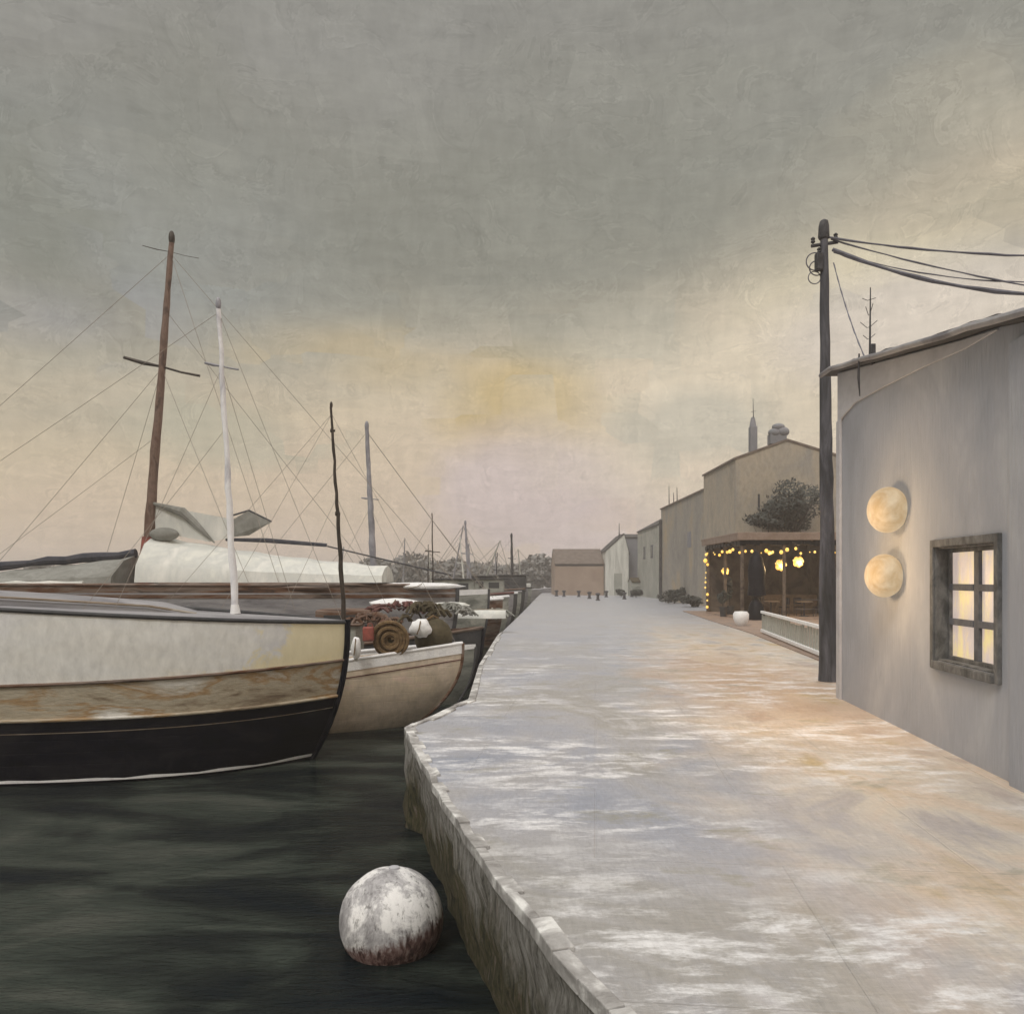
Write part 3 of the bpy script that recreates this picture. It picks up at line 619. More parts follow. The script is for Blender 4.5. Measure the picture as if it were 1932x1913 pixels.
# ------------------------------------------------------------------ boats
class Boat:
    def __init__(s, name, lab, cat, bow, head, L, B, H, rake=.5, bluff=4.0, group='boats moored bow-on to the quay', wl=.80, z=WZ):
        s.L, s.B, s.H, s.rake, s.bluff, s.wl = L, B, H, rake, bluff, wl
        hd = R(head); cx = bow[0] - math.cos(hd) * (L / 2 + rake); cy = bow[1] - math.sin(hd) * (L / 2 + rake)
        s.root = thing(name, lab, cat, (cx, cy, z), hd, group)
        s.inv = None; s.hd = hd; s.c = Vector((cx, cy, z))
    def loc(s, p):   # world to local
        d = Vector(p) - s.c; c, n = math.cos(s.hd), math.sin(s.hd); return Vector((d.x * c + d.y * n, -d.x * n + d.y * c, d.z))
    def Hs(s, t): h0, h1 = s.H; u = max(0, (t - .35) / .65); return h0 + (h1 - h0) * u ** 1.6 + .12 * max(0, .35 - t)
    def w(s, t):
        if t > .45: return s.B / 2 * max(0, 1 - ((t - .45) / .55) ** s.bluff)
        return s.B / 2 * (1 - .28 * ((.45 - t) / .45) ** 2)
    def P(s, t, z, side, off=0, H=None):
        H = H or s.Hs(t); q = max(-.3, min(1.15, z / H)); sh = s.wl + (1 - s.wl) * max(0, min(1, q + .15)) ** .6
        if q < 0: sh *= (1 + q * .8)
        wd = s.w(t) * sh + off * (1 if t < .985 else .6)
        x = -s.L / 2 + s.L * t + s.rake * (1 - (1 - min(q, 1)) ** 2.3 if q > 0 else q * 2.5) * t ** 6 + (off if t > .985 else 0)
        return Vector((x, wd * side, z))
    def ring(s, n=30):
        ts = [1 - (k / n) ** 1.7 for k in range(n + 1)]
        return [(t, 1) for t in ts] + [(t, -1) for t in ts[::-1]]
    def band(s, name, f0, f1, m, off=0, rows=5, n=30, parent=None, smooth=True):
        mb = MB(); rr = []
        for k in range(rows + 1):
            u = k / rows
            rr.append([s.P(t, f0(t) * (1 - u) + f1(t) * u, sd, off) for t, sd in s.ring(n)])
        mb.grid(rr); return mb.build(name, m, parent or s.root, smooth)
    def rail(s, name, fz, r, m, off=0, n=26, parent=None):
        mb = MB(); pts = [s.P(t, fz(t), sd, off) for t, sd in s.ring(n)]
        q = [pts[0]]
        for p in pts[1:]:
            if (p - q[-1]).length > .02: q.append(p)
        mb.tube(q, r, 8); return mb.build(name, m, parent or s.root)
    def deck(s, name, drop, m, n=26, camber=.06):
        mb = MB(); rows = []
        for k in range(n + 1):
            t = 1 - (k / n) ** 1.5; H = s.Hs(t)
            rows.append([Vector((s.P(t, H - drop, 1).x, s.P(t, H - drop, 1).y * j * .995, H - drop + camber * (1 - j * j))) for j in (-1, -.6, -.2, .2, .6, 1)])
        mb.grid(rows); return mb.build(name, m, s.root)
    def stem(s, name, r, m, z0=-.25, z1=None, up=0):
        z1 = z1 or s.Hs(1) + up; mb = MB(); k = 12
        mb.tube([s.P(1, z0 + (z1 - z0) * i / k, 1) + Vector((r * .4, 0, 0)) for i in range(k + 1)], r, 8); return mb.build(name, m, s.root)
    def mast(s, base, top, r0, r1, m, spreaders=(), stays=(), name='mast', mtop=None, wob=.02, foot=None, sm=None):
        """base, top in world coordinates; spreaders: (fraction, halfwidth, tilt); stays: world end points from fraction"""
        b, t = s.loc(base), s.loc(top); k = 22; pts = []; rs = []
        for i in range(k + 1):
            u = i / k; p = b.lerp(t, u); p += Vector((random.uniform(-wob, wob), random.uniform(-wob, wob), 0)) * .6; pts.append(p); rs.append((r0 + (r1 - r0) * u) * random.uniform(.88, 1.12))
        mb = MB(); mb.tube(pts, rs, 10); mo = mb.build(name, m, s.root)
        for u, hw, tilt, rr in spreaders:
            p = b.lerp(t, u); mb = MB(); mb.tube([p + Vector((-hw, 0, hw * tilt)), p + Vector((-hw * .5, 0, hw * tilt * .4)), p, p + Vector((hw * .5, 0, -hw * tilt * .6)), p + Vector((hw, 0, -hw * tilt))], [rr, rr * 1.3, rr * .7, rr * .7, rr * .8], 6); mb.build('spreader', sm or m, mo)
        mb = MB(); mb.ball(t + Vector((0, 0, .04)), r1 * 1.25, (1, 1, 2.4), 10, 8); mb.build('masthead', sm or m, mo)
        if foot: 
            mb = MB(); mb.tube([b, b.lerp(t, foot[0])], [r0 * 1.5, r0 * 1.1], 10); mb.build('mast_coat', foot[1], mo)
        for u, e_, rr in stays:
            p = b.lerp(t, u); q = s.loc(e_); mb = MB(); rr = rr * .72; mb.tube([p, p.lerp(q, .33) + Vector((0, 0, -.02)), p.lerp(q, .66) + Vector((0, 0, -.02)), q], rr, 5); mb.build('stay', 'wire', s.root)
        return mo

# --- A: near boat, black hull, buff band, tall white topsides
A = Boat('sailing_boat', 'nearest boat, black hull with buff band, tall white topsides and a white mast', 'sailing boat', (-2.95, 14.15), 5, 12.5, 3.5, (2.78, 2.42), .62, 5.0, wl=.84)
A.Hs = lambda t: 2.93 - .52 * max(0, (t - .3) / .7) ** 1.3
zb = lambda t: 1.0 + .10 * t ** 6
zw = lambda t: 1.54 + .20 * max(0, (t - .5) / .5) ** 2 + .06 * max(0, .6 - t)
A.band('hull', lambda t: -.3, zb, 'black', 0, 8)
A.band('boot_stripe', lambda t: .05, lambda t: .075 + .03 * math.sin(t * 40) ** 2, 'pure', .012, 1)
A.band('pin_stripe', lambda t: .80 + .10 * t ** 6, lambda t: .812 + .10 * t ** 6, 'tanwood', .008, 1)
A.band('buff_strake', zb, zw, 'buff', .0, 4)
A.rail('rubbing_strake', lambda t: zb(t) + .01, .028, 'buff', .02)
A.band('topsides', zw, lambda t: A.Hs(t), 'white', .0, 8)
A.rail('strake_moulding', zw, .026, 'brown', .012)
A.rail('gunwale', lambda t: A.Hs(t), .035, 'dgrey', .0)
A.deck('deck', .06, 'grey', camber=.10)
A.stem('stem_post', .055, 'black', up=.05)
# coachroof
rows = []
for k in range(15):
    u = k / 14; x = -5.6 + 10.0 * u; hw = .95 * (1 - max(0, (u - .55) / .45) ** 2 * .62); zt = A.Hs(.05 + .85 * u) - .02; h = .20 * math.sin(min(1, u * 8, (1 - u) * 8 + .25) * PI / 2)
    rows.append([Vector((x, hw * a_, zt + h * b_)) for a_, b_ in ((-1.02, -.3), (-1, .7), (-.9, 1), (-.4, 1.2), (0, 1.27), (.4, 1.2), (.9, 1), (1, .7), (1.02, -.3))])
m = MB(); m.grid(rows); cr = m.build('coachroof', 'grey', A.root)
m = MB(); m.tube([rows[i][1] + Vector((0, -.02, .05)) for i in range(15)], .022, 6); m.build('grab_rail', 'tanwood', cr)
for x in (-3.4, -1.2, 3.2):
    m = MB(); m.box((x, 0, 2.98 if x < 0 else 2.62), (.55, .5, .12)); m.build('hatch', 'brown', A.root, smooth=False, bevel=.02)
bA = at(444, 1158, 14.0); tA = at(412, 578, 14.0)
A.mast(bA, tA, .062, .040, 'mwhite', [(.805, .29, .18, .022)], [(.98, (-3.0, 14.1, A.Hs(1) + WZ), .006), (.98, (-12, 13.2, 1.6), .006), (.8, (-6.3, 12.6, 1.5), .006), (.8, (-4.1, 15.0, 1.4), .006), (.6, (-6.8, 12.6, 1.5), .006)], sm='mgrey', foot=(.03, 'pure'))

# --- C: buff-pink hull behind it
Cb = Boat('fishing_boat', 'buff pink hulled boat with white gunwale and brown round fenders on its foredeck', 'fishing boat', (-1.08, 17.3), 2, 9.5, 3.2, (1.0, 1.68), 1.05, 3.0, wl=.70)
Cb.band('hull', lambda t: -.3, lambda t: Cb.Hs(t), 'pink', 0, 10)
Cb.band('stripe', lambda t: Cb.Hs(t) - .27, lambda t: Cb.Hs(t) - .245, 'maroon', .01, 1)
Cb.band('gunwale', lambda t: Cb.Hs(t) - .12, lambda t: Cb.Hs(t) + .11, 'pure', .015, 2)
Cb.rail('capping_rail', lambda t: Cb.Hs(t) + .10, .035, 'pure', 0)
Cb.deck('deck', .05, 'deck')
Cb.stem('stem_post', .035, 'brown', up=.1)
m = MB(); m.box((1.6, 0, 1.32), (2.0, 1.3, .55)); o = m.build('cabin', 'grey', Cb.root, smooth=False, bevel=.08)
m = MB(); m.box((1.6, 0, 1.63), (2.2, 1.5, .06)); m.build('cabin_roof', 'brown', o, smooth=False, bevel=.02)
for x in (1.1, 2.0):
    m = MB(); m.box((x, -.66, 1.36), (.4, .04, .2)); m.build('window', 'dpane', o, smooth=False)
Cb.mast(at(652, 1215, 17.2), at(625, 768, 17.2), .055, .026, 'mdark', [(.55, .05, 0, .05), (.90, .05, 0, .04)], [(.97, (-1.15, 17.3, .45), .006), (.97, (-8.5, 17, .2), .006), (.62, (-5.2, 15.9, 0), .006), (.62, (-2.4, 18.6, .2), .006), (.97, (-6.6, 16.2, .2), .006)])
# gear on its foredeck
rc = thing('rope_coil', 'brown coil of rope stood upright on the pink boat\'s foredeck', 'rope coil', at(736, 1222, 16.6))
for q, r_ in enumerate((.38, .30, .22, .14, .06)):
    pass
m = MB(); pts = []
for i in range(200):
    u = i / 199; a_ = u * 2 * PI * 5.5; r_ = .06 + .33 * u; pts.append((r_ * math.cos(a_), .05 * math.sin(a_ * .5), .16 + r_ * math.sin(a_)))
m.tube(pts, .042, 6); m.build('rope', 'rope', rc)
m = MB(); m.lathe([(.30, -.05), (.37, .0), (.37, .10), (.2, .12)], (0, .1, .16), 28, 'Y'); m.build('drum', 'olive', rc)
fd = thing('fender_ball', 'dark olive round fender behind the rope coil near the pink bow', 'fender', at(818, 1203, 17.35))
m = MB(); m.ball((0, 0, 0), .44, (.95, .8, 1), 22, 14); m.build('body', 'olive', fd)
m = MB(); m.tube([(-.2, -.2, .35), (0, -.1, .48), (.1, 0, .42)], .03, 6); m.build('lashing', 'rope', fd)
def bundle(name, lab, cat, loc, size, m_, group=None):
    o = thing(name, lab, cat, loc, 0, group)
    mb = MB(); vs = []
    mb.ball((0, 0, 0), 1, size, 18, 12)
    mb.v = [tuple(Vector(v) * (1 + .12 * math.sin(v[0] * 13 + v[2] * 17) * math.cos(v[0] * 29))) for v in mb.v]
    mb.build('folds', m_, o)
    mb = MB(); mb.tube([(-size[0] * .2, -size[1] * 1.05, -size[2] * .6), (0, -size[1] * 1.12, 0), (size[0] * .1, -size[1] * .9, size[2] * .8)], .012, 6); mb.build('tie', 'rope', o)
    return o
bundle('furled_tarpaulin', 'crumpled white tarpaulin between coil and olive fender', 'tarpaulin', at(793, 1185, 16.9), (.24, .2, .20), 'pure')
bundle('furled_tarpaulin', 'small white cloth bundle hanging just right of the nearest boat\'s bow', 'tarpaulin', at(672, 1222, 16.0), (.10, .12, .24), 'pure')
cn = thing('fuel_can', 'small red fuel can on the pink boat beside the rope coil', 'fuel can', at(695, 1205, 16.4))
m = MB(); m.box((0, 0, .1), (.22, .16, .30)); m.build('body', 'red', cn, bevel=.03); m = MB(); m.lathe([(.03, .25), (.035, .30), (.02, .31)], (-.05, 0, 0), 10); m.build('cap', 'dgrey', cn); m = MB(); m.tube([(-.02, 0, .25), (0, 0, .31), (.07, 0, .31), (.09, 0, .25)], .012, 6); m.build('handle', 'red', cn)

# --- D: small grey-green boat beyond
Db = Boat('fishing_boat', 'low grey green hull with white bow rail just beyond the pink boat', 'fishing boat', (-.95, 20.5), 1, 8, 2.2, (1.0, 1.42), .45, 3.2)
Db.band('hull', lambda t: -.3, lambda t: Db.Hs(t), 'ggreen'); Db.band('gunwale', lambda t: Db.Hs(t) - .04, lambda t: Db.Hs(t) + .07, 'pure', .012, 1); Db.deck('deck', .05, 'brown'); Db.stem('stem_post', .04, 'dgrey')
m = MB(); m.box((0.6, 0, 1.5), (1.8, 1.2, 1.0)); o = m.build('wheelhouse', 'ggreen', Db.root, smooth=False, bevel=.06)
m = MB(); m.box((0.6, 0, 2.03), (2.1, 1.4, .06)); m.build('roof', 'brown', o, smooth=False, bevel=.02)
for x in (.1, .9):
    m = MB(); m.box((x, -.61, 1.72), (.5, .03, .3)); m.build('window', 'dpane', o, smooth=False)
# --- E: dark hull
Eb = Boat('fishing_boat', 'dark hulled boat whose black bow almost touches the quay', 'fishing boat', (-.86, 23.1), 1, 9, 2.3, (1.2, 1.75), .4, 3.4)
Eb.band('hull', lambda t: -.3, lambda t: Eb.Hs(t), 'dgrey'); Eb.rail('gunwale', lambda t: Eb.Hs(t), .05, 'brown'); Eb.deck('deck', .05, 'deck'); Eb.stem('stem_post', .05, 'black')
m = MB(); m.box((1.0, 0, 1.85), (1.6, 1.3, .9)); o = m.build('wheelhouse', 'brown', Eb.root, smooth=False, bevel=.06)
m = MB(); m.box((1.0, -.66, 2.0), (1.1, .03, .3)); m.build('window', 'dpane', o, smooth=False)

# --- B: long brown vessel with brown mast and white deck tent
Bb = Boat('sailing_ship', 'long brown wooden vessel with tall brown mast and white canvas deck tent', 'sailing ship', (-1.9, 27.3), 1, 21, 4.4, (2.98, 2.95), .6, 4.0)
Bb.band('hull', lambda t: -.3, lambda t: Bb.Hs(t) - .25, 'grey', 0, 8)
Bb.band('bulwark', lambda t: Bb.Hs(t) - .25, lambda t: Bb.Hs(t), 'brown', .0, 2)
Bb.band('stripe', lambda t: Bb.Hs(t) - .42, lambda t: Bb.Hs(t) - .30, 'brown', .01, 1)
Bb.rail('rail', lambda t: Bb.Hs(t), .05, 'brown'); Bb.deck('deck', .2, 'deck'); Bb.stem('stem_post', .07, 'dgrey')
def tent(name, x0, x1, hw, ze, zr, m_, par, z_end=None, n=14):
    rows = []
    for k in range(n + 1):
        u = k / n; x = x0 + (x1 - x0) * u; rz = zr[0] + (zr[1] - zr[0]) * u - .12 * math.sin(u * PI) + .03 * math.sin(k * 2.3); 
        rows.append([Vector((x, -hw, ze - .05)), Vector((x, -hw * .93, ze + .55 * (rz - ze) * .6)), Vector((x, -hw * .5, ze + (rz - ze) * .8)), Vector((x, 0, rz)), Vector((x, hw * .5, ze + (rz - ze) * .8)), Vector((x, hw * .93, ze + .33 * (rz - ze))), Vector((x, hw, ze - .05))])
    mb = MB(); mb.grid(rows); mb.add([p for p in rows[0]], [tuple(range(7))]); mb.add([p for p in rows[-1]], [tuple(range(7))]); return mb.build(name, m_, par)
lx = lambda px, Yd=27: Bb.loc(at(px, 1000, Yd)).x
lz = lambda py, Yd=27: at(0, py, Yd).z - WZ
t1 = tent('deck_tent', lx(288), lx(730), 1.5, lz(1096, 25.6), (lz(1010), lz(1068)), 'canvas', Bb.root)
m = MB(); m.tube([(lx(425), -.1, lz(1020) + .04), (lx(500), -.1, lz(1022) + .05), (lx(615), -.1, lz(1030) + .03)], [.05, .08, .06], 8); m.build('ridge_pole', 'navy', t1)
m = MB(); m.tube([(lx(615), 0, lz(1030)), (lx(700), 0, lz(1050)), (lx(850), 0, lz(1085))], .03, 6); m.build('ridge_rope', 'iron', t1)
t2 = tent('aft_awning', lx(-140), lx(255), 1.9, lz(1108, 25.4), (lz(1085), lz(1048)), 'gcanvas', Bb.root)
m = MB(); m.tube([(lx(-140 + 395 * k / 12), -.05, lz(1082 - 36 * k / 12) + random.uniform(0, .06)) for k in range(13)], [random.uniform(.10, .17) for _ in range(13)], 8); m.build('ridge_cover', 'navy', t2)
m = MB(); m.tube([(lx(-140 + 350 * k / 12), -1.93, lz(1104, 25.2) + random.uniform(0, .06)) for k in range(13)], [random.uniform(.05, .11) for _ in range(13)], 8); m.build('rolled_side', 'canvas', t2)
m = MB(); m.tube([(lx(300), -1.9, lz(1112, 25.1)), (lx(450), -1.9, lz(1110, 25.1)), (lx(640), -1.9, lz(1108, 25.1))], [.08, .10, .07], 8); m.build('timber_spar', 'brown', Bb.root)
brm = Bb.mast(at(272, 1128, 27), at(324, 452, 27), .20, .085, 'mbrown', [(.645, 1.28, .24, .055), (.965, .95, .22, .012)],
        [(.96, (-24, 27, 2.0), .012), (.96, (-2.0, 27.2, 1.9), .012), (.96, (-7.5, 25.6, 1.8), .012), (.64, (-17, 25.4, 1.8), .012), (.64, (-8.4, 25.4, 1.8), .012), (.64, (-15, 28.8, 1.8), .012), (.8, (-4.6, 27.2, 1.9), .012), (.45, (-18.5, 27, 2), .010)], foot=(.17, 'red'), sm='mdark')
# loose furled sail hanging from the mast foot
def sheet(name, pts3, m_, par, thick=.03):
    mb = MB(); mb.add(pts3, [tuple(range(len(pts3)))]); o = mb.build(name, m_, par, smooth=False); s_ = o.modifiers.new('s', 'SOLIDIFY'); s_.thickness = thick; return o
q = lambda px, py, Yd=27: Bb.loc(at(px, py, Yd))
sheet('furled_sail', [q(290, 948), q(345, 962), q(430, 978), q(428, 1016), q(395, 1022), q(330, 1010), q(296, 1016)], 'canvas', Bb.root)
m = MB(); m.tube([q(290, 950, 26.9), q(345, 966, 26.9), q(372, 992, 26.9), q(405, 1024, 26.9)], [.05, .16, .12, .02], 8); m.build('gaff', 'gcanvas', Bb.root)
sheet('staysail', [q(432, 985), q(468, 964, 26.9), q(512, 985, 26.8), q(470, 1010), q(432, 1014)], 'gcanvas', Bb.root)
m = MB(); m.ball(q(310, 1008, 26.8), .55, (.9, .5, .42), 16, 10); m.build('sail_bundle', 'gcanvas', Bb.root)
m = MB(); m.tube([q(430, 975, 26.9), q(470, 963, 26.9), q(512, 984, 26.8)], .035, 6); m.build('sail_boom', 'iron', Bb.root)

def net(lab, loc, size, m_='rope', seed=0):
    rnd = random.Random(seed); o = thing('fishing_net', lab, 'fishing net', loc, rnd.uniform(0, 1), 'heaped nets and ropes on the boats'); mb = MB()
    for k in range(46):
        a_ = rnd.uniform(0, 2 * PI); r_ = rnd.uniform(.1, 1) ; h = (1 - r_ * r_) * size[2]; L_ = rnd.uniform(.3, .8) * size[0]; an_ = rnd.uniform(0, PI)
        p = Vector((math.cos(a_) * r_ * size[0], math.sin(a_) * r_ * size[1], h)); d = Vector((math.cos(an_), math.sin(an_) * .6, 0)) * L_ * .5
        mb.tube([p - d - Vector((0, 0, size[2] * .3)), p - d * .4 + Vector((0, 0, .05)), p + d * .4 + Vector((0, 0, .03)), p + d - Vector((0, 0, size[2] * .3))], rnd.uniform(.025, .06), 6)
    mb.build('netting', m_, o)
    return o
net('brown net heap on the low grey green boat behind the coil', at(700, 1176, 20.2), (.7, .4, .22), 'brown', 1)
net('olive net heap beside the white tarpaulin, further along', at(800, 1165, 20.4), (.75, .5, .35), 'olive', 2)
net('maroon net heap on the dark hulled boat', at(760, 1152, 22.8), (1.1, .5, .2), 'maroon', 3)
net('grey rope heap near the dark boat\'s bow', at(850, 1158, 22.9), (.7, .45, .25), 'gcanvas', 4)
net('pale rope heap on the fifth boat from the pink one', at(880, 1145, 36.2), (1.5, .6, .5), 'canvas', 5)
net('grey rope heap lying by the quay edge in mid distance', at(935, 1165, 36.0) * 1 , (1.0, .5, .35), 'ggreen', 6)
bundle('furled_tarpaulin', 'long white tarpaulin stretched along the brown vessel\'s fore rail', 'tarpaulin', at(790, 1106, 26.6), (1.5, .3, .12), 'pure')
bundle('furled_tarpaulin', 'ragged white tarpaulin over gear on the dark hulled boat', 'tarpaulin', at(745, 1138, 23.0), (.75, .4, .14), 'pure')
bundle('furled_tarpaulin', 'white tarpaulin strip in front of the olive net', 'tarpaulin', at(850, 1142, 24.2), (.6, .3, .10), 'canvas')
# --- F: boat carrying the grey mast
Fb = Boat('sailing_boat', 'white decked boat with slender grey mast behind the long brown vessel', 'sailing boat', (-.95, 32), 1, 11, 3, (2.5, 2.75), .5, 3.6)
Fb.band('hull', lambda t: -.3, lambda t: Fb.Hs(t) - .2, 'ggreen'); Fb.band('topsides', lambda t: Fb.Hs(t) - .2, lambda t: Fb.Hs(t), 'pure'); Fb.deck('deck', .06, 'deck'); Fb.stem('stem_post', .05, 'dgrey')
Fb.mast(at(706, 1106, 32), at(692, 806, 32), .15, .07, 'mgrey', [(.55, .35, .1, .03)], [(.97, (-1.1, 32, 1.5), .02), (.97, (-11, 32, 1.5), .012), (.5, (-7.2, 30.8, 1.5), .01), (.5, (-4.0, 30.8, 1.5), .01)])
m = MB(); m.box((-1, 0, 2.8), (3.5, 1.6, .5)); o = m.build('cabin', 'gcanvas', Fb.root, smooth=False, bevel=.1)

# --- row of further boats along the quay
def far_boat(yy, L, B, H, hm, dm, lab, mast=None, cab=None, lean=0, cabm='ggreen'):
    ex = -.5 + (yy - 27) * .0565
    b = Boat('moored_boat', lab, 'boat', (ex - .45, yy), 1, L, B, (H, H + .35), .4, 3.4)
    b.band('hull', lambda t: -.3, lambda t: b.Hs(t), hm, 0, 4, 18); b.rail('gunwale', lambda t: b.Hs(t), .06, dm, n=16); b.deck('deck', .05, 'deck', 14)
    if cab:
        cx, cl, ch = cab; m = MB(); m.box((cx, 0, H + ch / 2), (cl, B * .55, ch)); o = m.build('wheelhouse', cabm, b.root, smooth=False, bevel=.08)
        m = MB(); m.box((cx + .1, 0, H + ch + .03), (cl + .3, B * .62, .07)); m.build('roof', 'dgrey', o, smooth=False, bevel=.02)
        for dx in (-cl * .25, cl * .2):
            m = MB(); m.box((cx + dx, -B * .275 - .01, H + ch * .66), (cl * .3, .03, ch * .32)); m.build('window', 'dpane', o, smooth=False)
    if mast:
        px, py, r, mm = mast; b.mast(at(px + lean, 1090 + (2 - H - WZ) / yy * F, yy), at(px, py, yy), r, r * .55, mm, [(.6, .35, .1, .03)], [(.95, (ex - .6, yy, H + WZ), .015), (.95, at(px - 75, 1108, yy), .015)])
    return b
far_boat(36.5, 10, 2.8, 1.9, 'brown', 'pure', 'brown hull with white rail, fifth bow beyond the pink boat', (815, 972, .04, 'mdark'), (0.5, 2.2, .8), 3)
far_boat(41, 9, 2.6, 1.9, 'ggreen', 'pure', 'pale boat whose thin crooked mast is crossed by rigging lines', (808, 1030, .03, 'mdark'), None, 0)
far_boat(45.5, 10, 3, 2.0, 'grey', 'maroon', 'grey boat with maroon rail and stout pale mast', (878, 988, .10, 'mgrey'), (2, 2.4, 1.1), 8)
far_boat(50, 9, 2.8, 1.9, 'dgrey', 'pure', 'dark boat with pale mast leaning beside the stout one', (868, 1018, .07, 'canvas'), (1.5, 2, 1.0), 10)
far_boat(55.5, 10, 3, 1.9, 'ggreen', 'grey', 'pale green grey boat with twin short masts mid row', (884, 1030, .08, 'mgrey'), (3, 2.4, 1.2), 6)
far_boat(62, 10, 3, 2.0, 'dgrey', 'brown', 'dark boat under the blackish mast at the row\'s far part', (938, 1046, .06, 'dgrey'), (2, 2.2, 1.3), -3, 'dgrey')
far_boat(69, 10, 3.2, 2.0, 'grey', 'dgrey', 'grey boat with thick dark rig shaped like a spire', (965, 1012, .16, 'dgrey'), (4, 2.4, 1.4), 2, 'dgrey')
far_boat(78, 10, 3.4, 1.9, 'ggreen', 'dgrey', 'furthest boat, boxy pale green cabin at the head of the quay', None, (3.0, 3.4, 1.5), 0)
# little pale skiff hull tip lying on a deck (paint stroke at mid row)
sk = thing('upturned_dinghy', 'small pale upturned dinghy lying between two moored boats', 'dinghy', at(905, 1166, 29.0))
m = MB(); rows = []
for k in range(11):
    u = k / 10; hw = .42 * math.sin(min(1, u * 1.35 + .02) * PI / 2) * (1 if u < .7 else 1 - ((u - .7) / .3) ** 2 * .5)
    rows.append([Vector((-.95 + 1.9 * u, hw * math.cos(a_), .30 * (0.4 + .6 * math.sin(min(1, u * 2) * PI / 2)) * math.sin(a_))) for a_ in [PI * j / 8 for j in range(9)]])
m.grid(rows); m.build('hull', 'canvas', sk); m = MB(); m.tube([(-.95, 0, .14), (0, 0, .32), (.95, 0, .3)], .02, 6); m.build('keel', 'tanwood', sk)

k_ = 0
for (px, yy, mh, hm, ml, lab) in ((760, 96, 6.5, 'ggreen', .05, 'distant grey boat left of the grey mast, low against the trees'), (815, 104, 5.0, 'canvas', -.1, 'distant pale boat with short mast leaning left'),
        (850, 88, 7.5, 'grey', .2, 'distant grey boat with mast leaning right beside the stout pale mast'), (905, 92, 6.0, 'ggreen', .4, 'distant boat whose pale mast leans strongly right'),
        (935, 100, 5.2, 'dgrey', 0, 'distant dark boat just left of the spire-like rig'), (985, 105, 5.5, 'grey', -.1, 'distant boat between spire-like rig and quay head'), (640, 110, 6.0, 'canvas', .1, 'distant pale boat seen past the black mast')):
    b = thing('distant_sailboat', lab, 'sailboat', ((px - 966) / F * yy, yy, WZ), R(8 * ((k_ * 37) % 9 - 4)), 'small sailboats across the harbour'); k_ += 1
    mb = MB(); rows = []
    for q_ in range(13):
        u = q_ / 12; hw = 1.3 * math.sin(min(1, u * 1.5 + .25) * PI / 2) * (1 - max(0, (u - .5) / .5) ** 2.2); H_ = 1.5 + .6 * max(0, u - .4)
        rows.append([Vector((-4 + 8.5 * u, -hw, H_)), Vector((-4 + 8 * u, -hw * .8, -.2)), Vector((-4 + 8 * u, hw * .8, -.2)), Vector((-4 + 8.5 * u, hw, H_)), Vector((-4 + 8.5 * u, 0, H_ + .1)), Vector((-4 + 8.5 * u, -hw, H_))])
    mb.grid(rows); mb.add(rows[0][:4], [(0, 1, 2, 3)]); mb.build('hull', hm, b)
    mb = MB(); mb.box((-.3, 0, 2.0), (2.8, 1.3, .9)); mb.build('cabin', 'canvas', b, smooth=False, bevel=.1)
    mb = MB(); mb.tube([(0, 0, 1.5), (ml * mh * .5, 0, 1.5 + mh * .5), (ml * mh, 0, 1.5 + mh)], [.12, .10, .06], 6); mb.build('mast', 'mgrey' if k_ % 2 else 'hC', b)
    mb = MB(); mb.tube([(ml * mh, 0, 1.4 + mh), (4, 0, 2)], .03, 4); mb.tube([(ml * mh, 0, 1.4 + mh), (-3.8, 0, 1.6)], .03, 4); mb.build('stays', 'wire', b)

# ------------------------------------------------------------------ trees
def leaves(c, r, n, sz, m_, parent, name='crown', lumps=7, flat=1.0, seed=0):
    rnd = random.Random(seed); vs = []; fs = []; L = []
    for _ in range(lumps):
        d = Vector((rnd.gauss(0, 1), rnd.gauss(0, 1), rnd.gauss(0, .8))).normalized() * rnd.uniform(.2, .75)
        L.append((Vector((c[0] + d.x * r, c[1] + d.y * r, c[2] + d.z * r * flat)), r * rnd.uniform(.3, .55)))
    for i in range(n):
        lc, lr = rnd.choice(L); d = Vector((rnd.gauss(0, 1), rnd.gauss(0, 1), rnd.gauss(0, 1))).normalized() * lr * rnd.uniform(.5, 1.08) ** .8
        p = lc + Vector((d.x, d.y, d.z * flat)); a_ = Vector((rnd.gauss(0, 1), rnd.gauss(0, 1), rnd.gauss(0, 1))).normalized(); b_ = a_.orthogonal().normalized(); s_ = sz * rnd.uniform(.5, 1.3)
        k = len(vs); vs += [p - a_ * s_, p - b_ * s_ * .6, p + a_ * s_, p + b_ * s_ * .6]; fs.append((k, k + 1, k + 2, k + 3))
    mb = MB(); mb.add(vs, fs); return mb.build(name, m_, parent, smooth=False, fixn=False)
def tree(x, y, zc, r, m_, lab, n=900, sz=.14, lumps=8, flat=1.0, group=None, seed=1, tr=.14, name='tree', zb_=0):
    t = thing(name, lab, 'tree', (x, y, zb_), 0, group)
    mb = MB(); rnd = random.Random(seed)
    mb.tube([(0, 0, -.1), (.05, 0, zc * .5), (-.03, 0, zc)], [tr, tr * .7, tr * .3], 8)
    for k in range(5):
        a_ = rnd.uniform(0, 2 * PI); mb.tube([(0, 0, zc * rnd.uniform(.5, .8)), (math.cos(a_) * r * .6, math.sin(a_) * r * .6, zc + r * rnd.uniform(-.2, .6))], [tr * .35, tr * .1], 5)
    mb.build('trunk', 'rbark', t); leaves((0, 0, zc), r, n, sz, m_, t, lumps=lumps, flat=flat, seed=seed)
    return t
tree(16.5, 46.3, 6.2, 2.3, 'leafd', 'dark round tree rising behind the cafe roof next to the pole', 4200, .13, 14, .8, seed=4)
tree(14.9, 46.2, 5.3, 1.5, 'leafd', 'low dark bush crown spreading flat along the cafe roof', 2200, .11, 10, .42, seed=9, tr=.08)

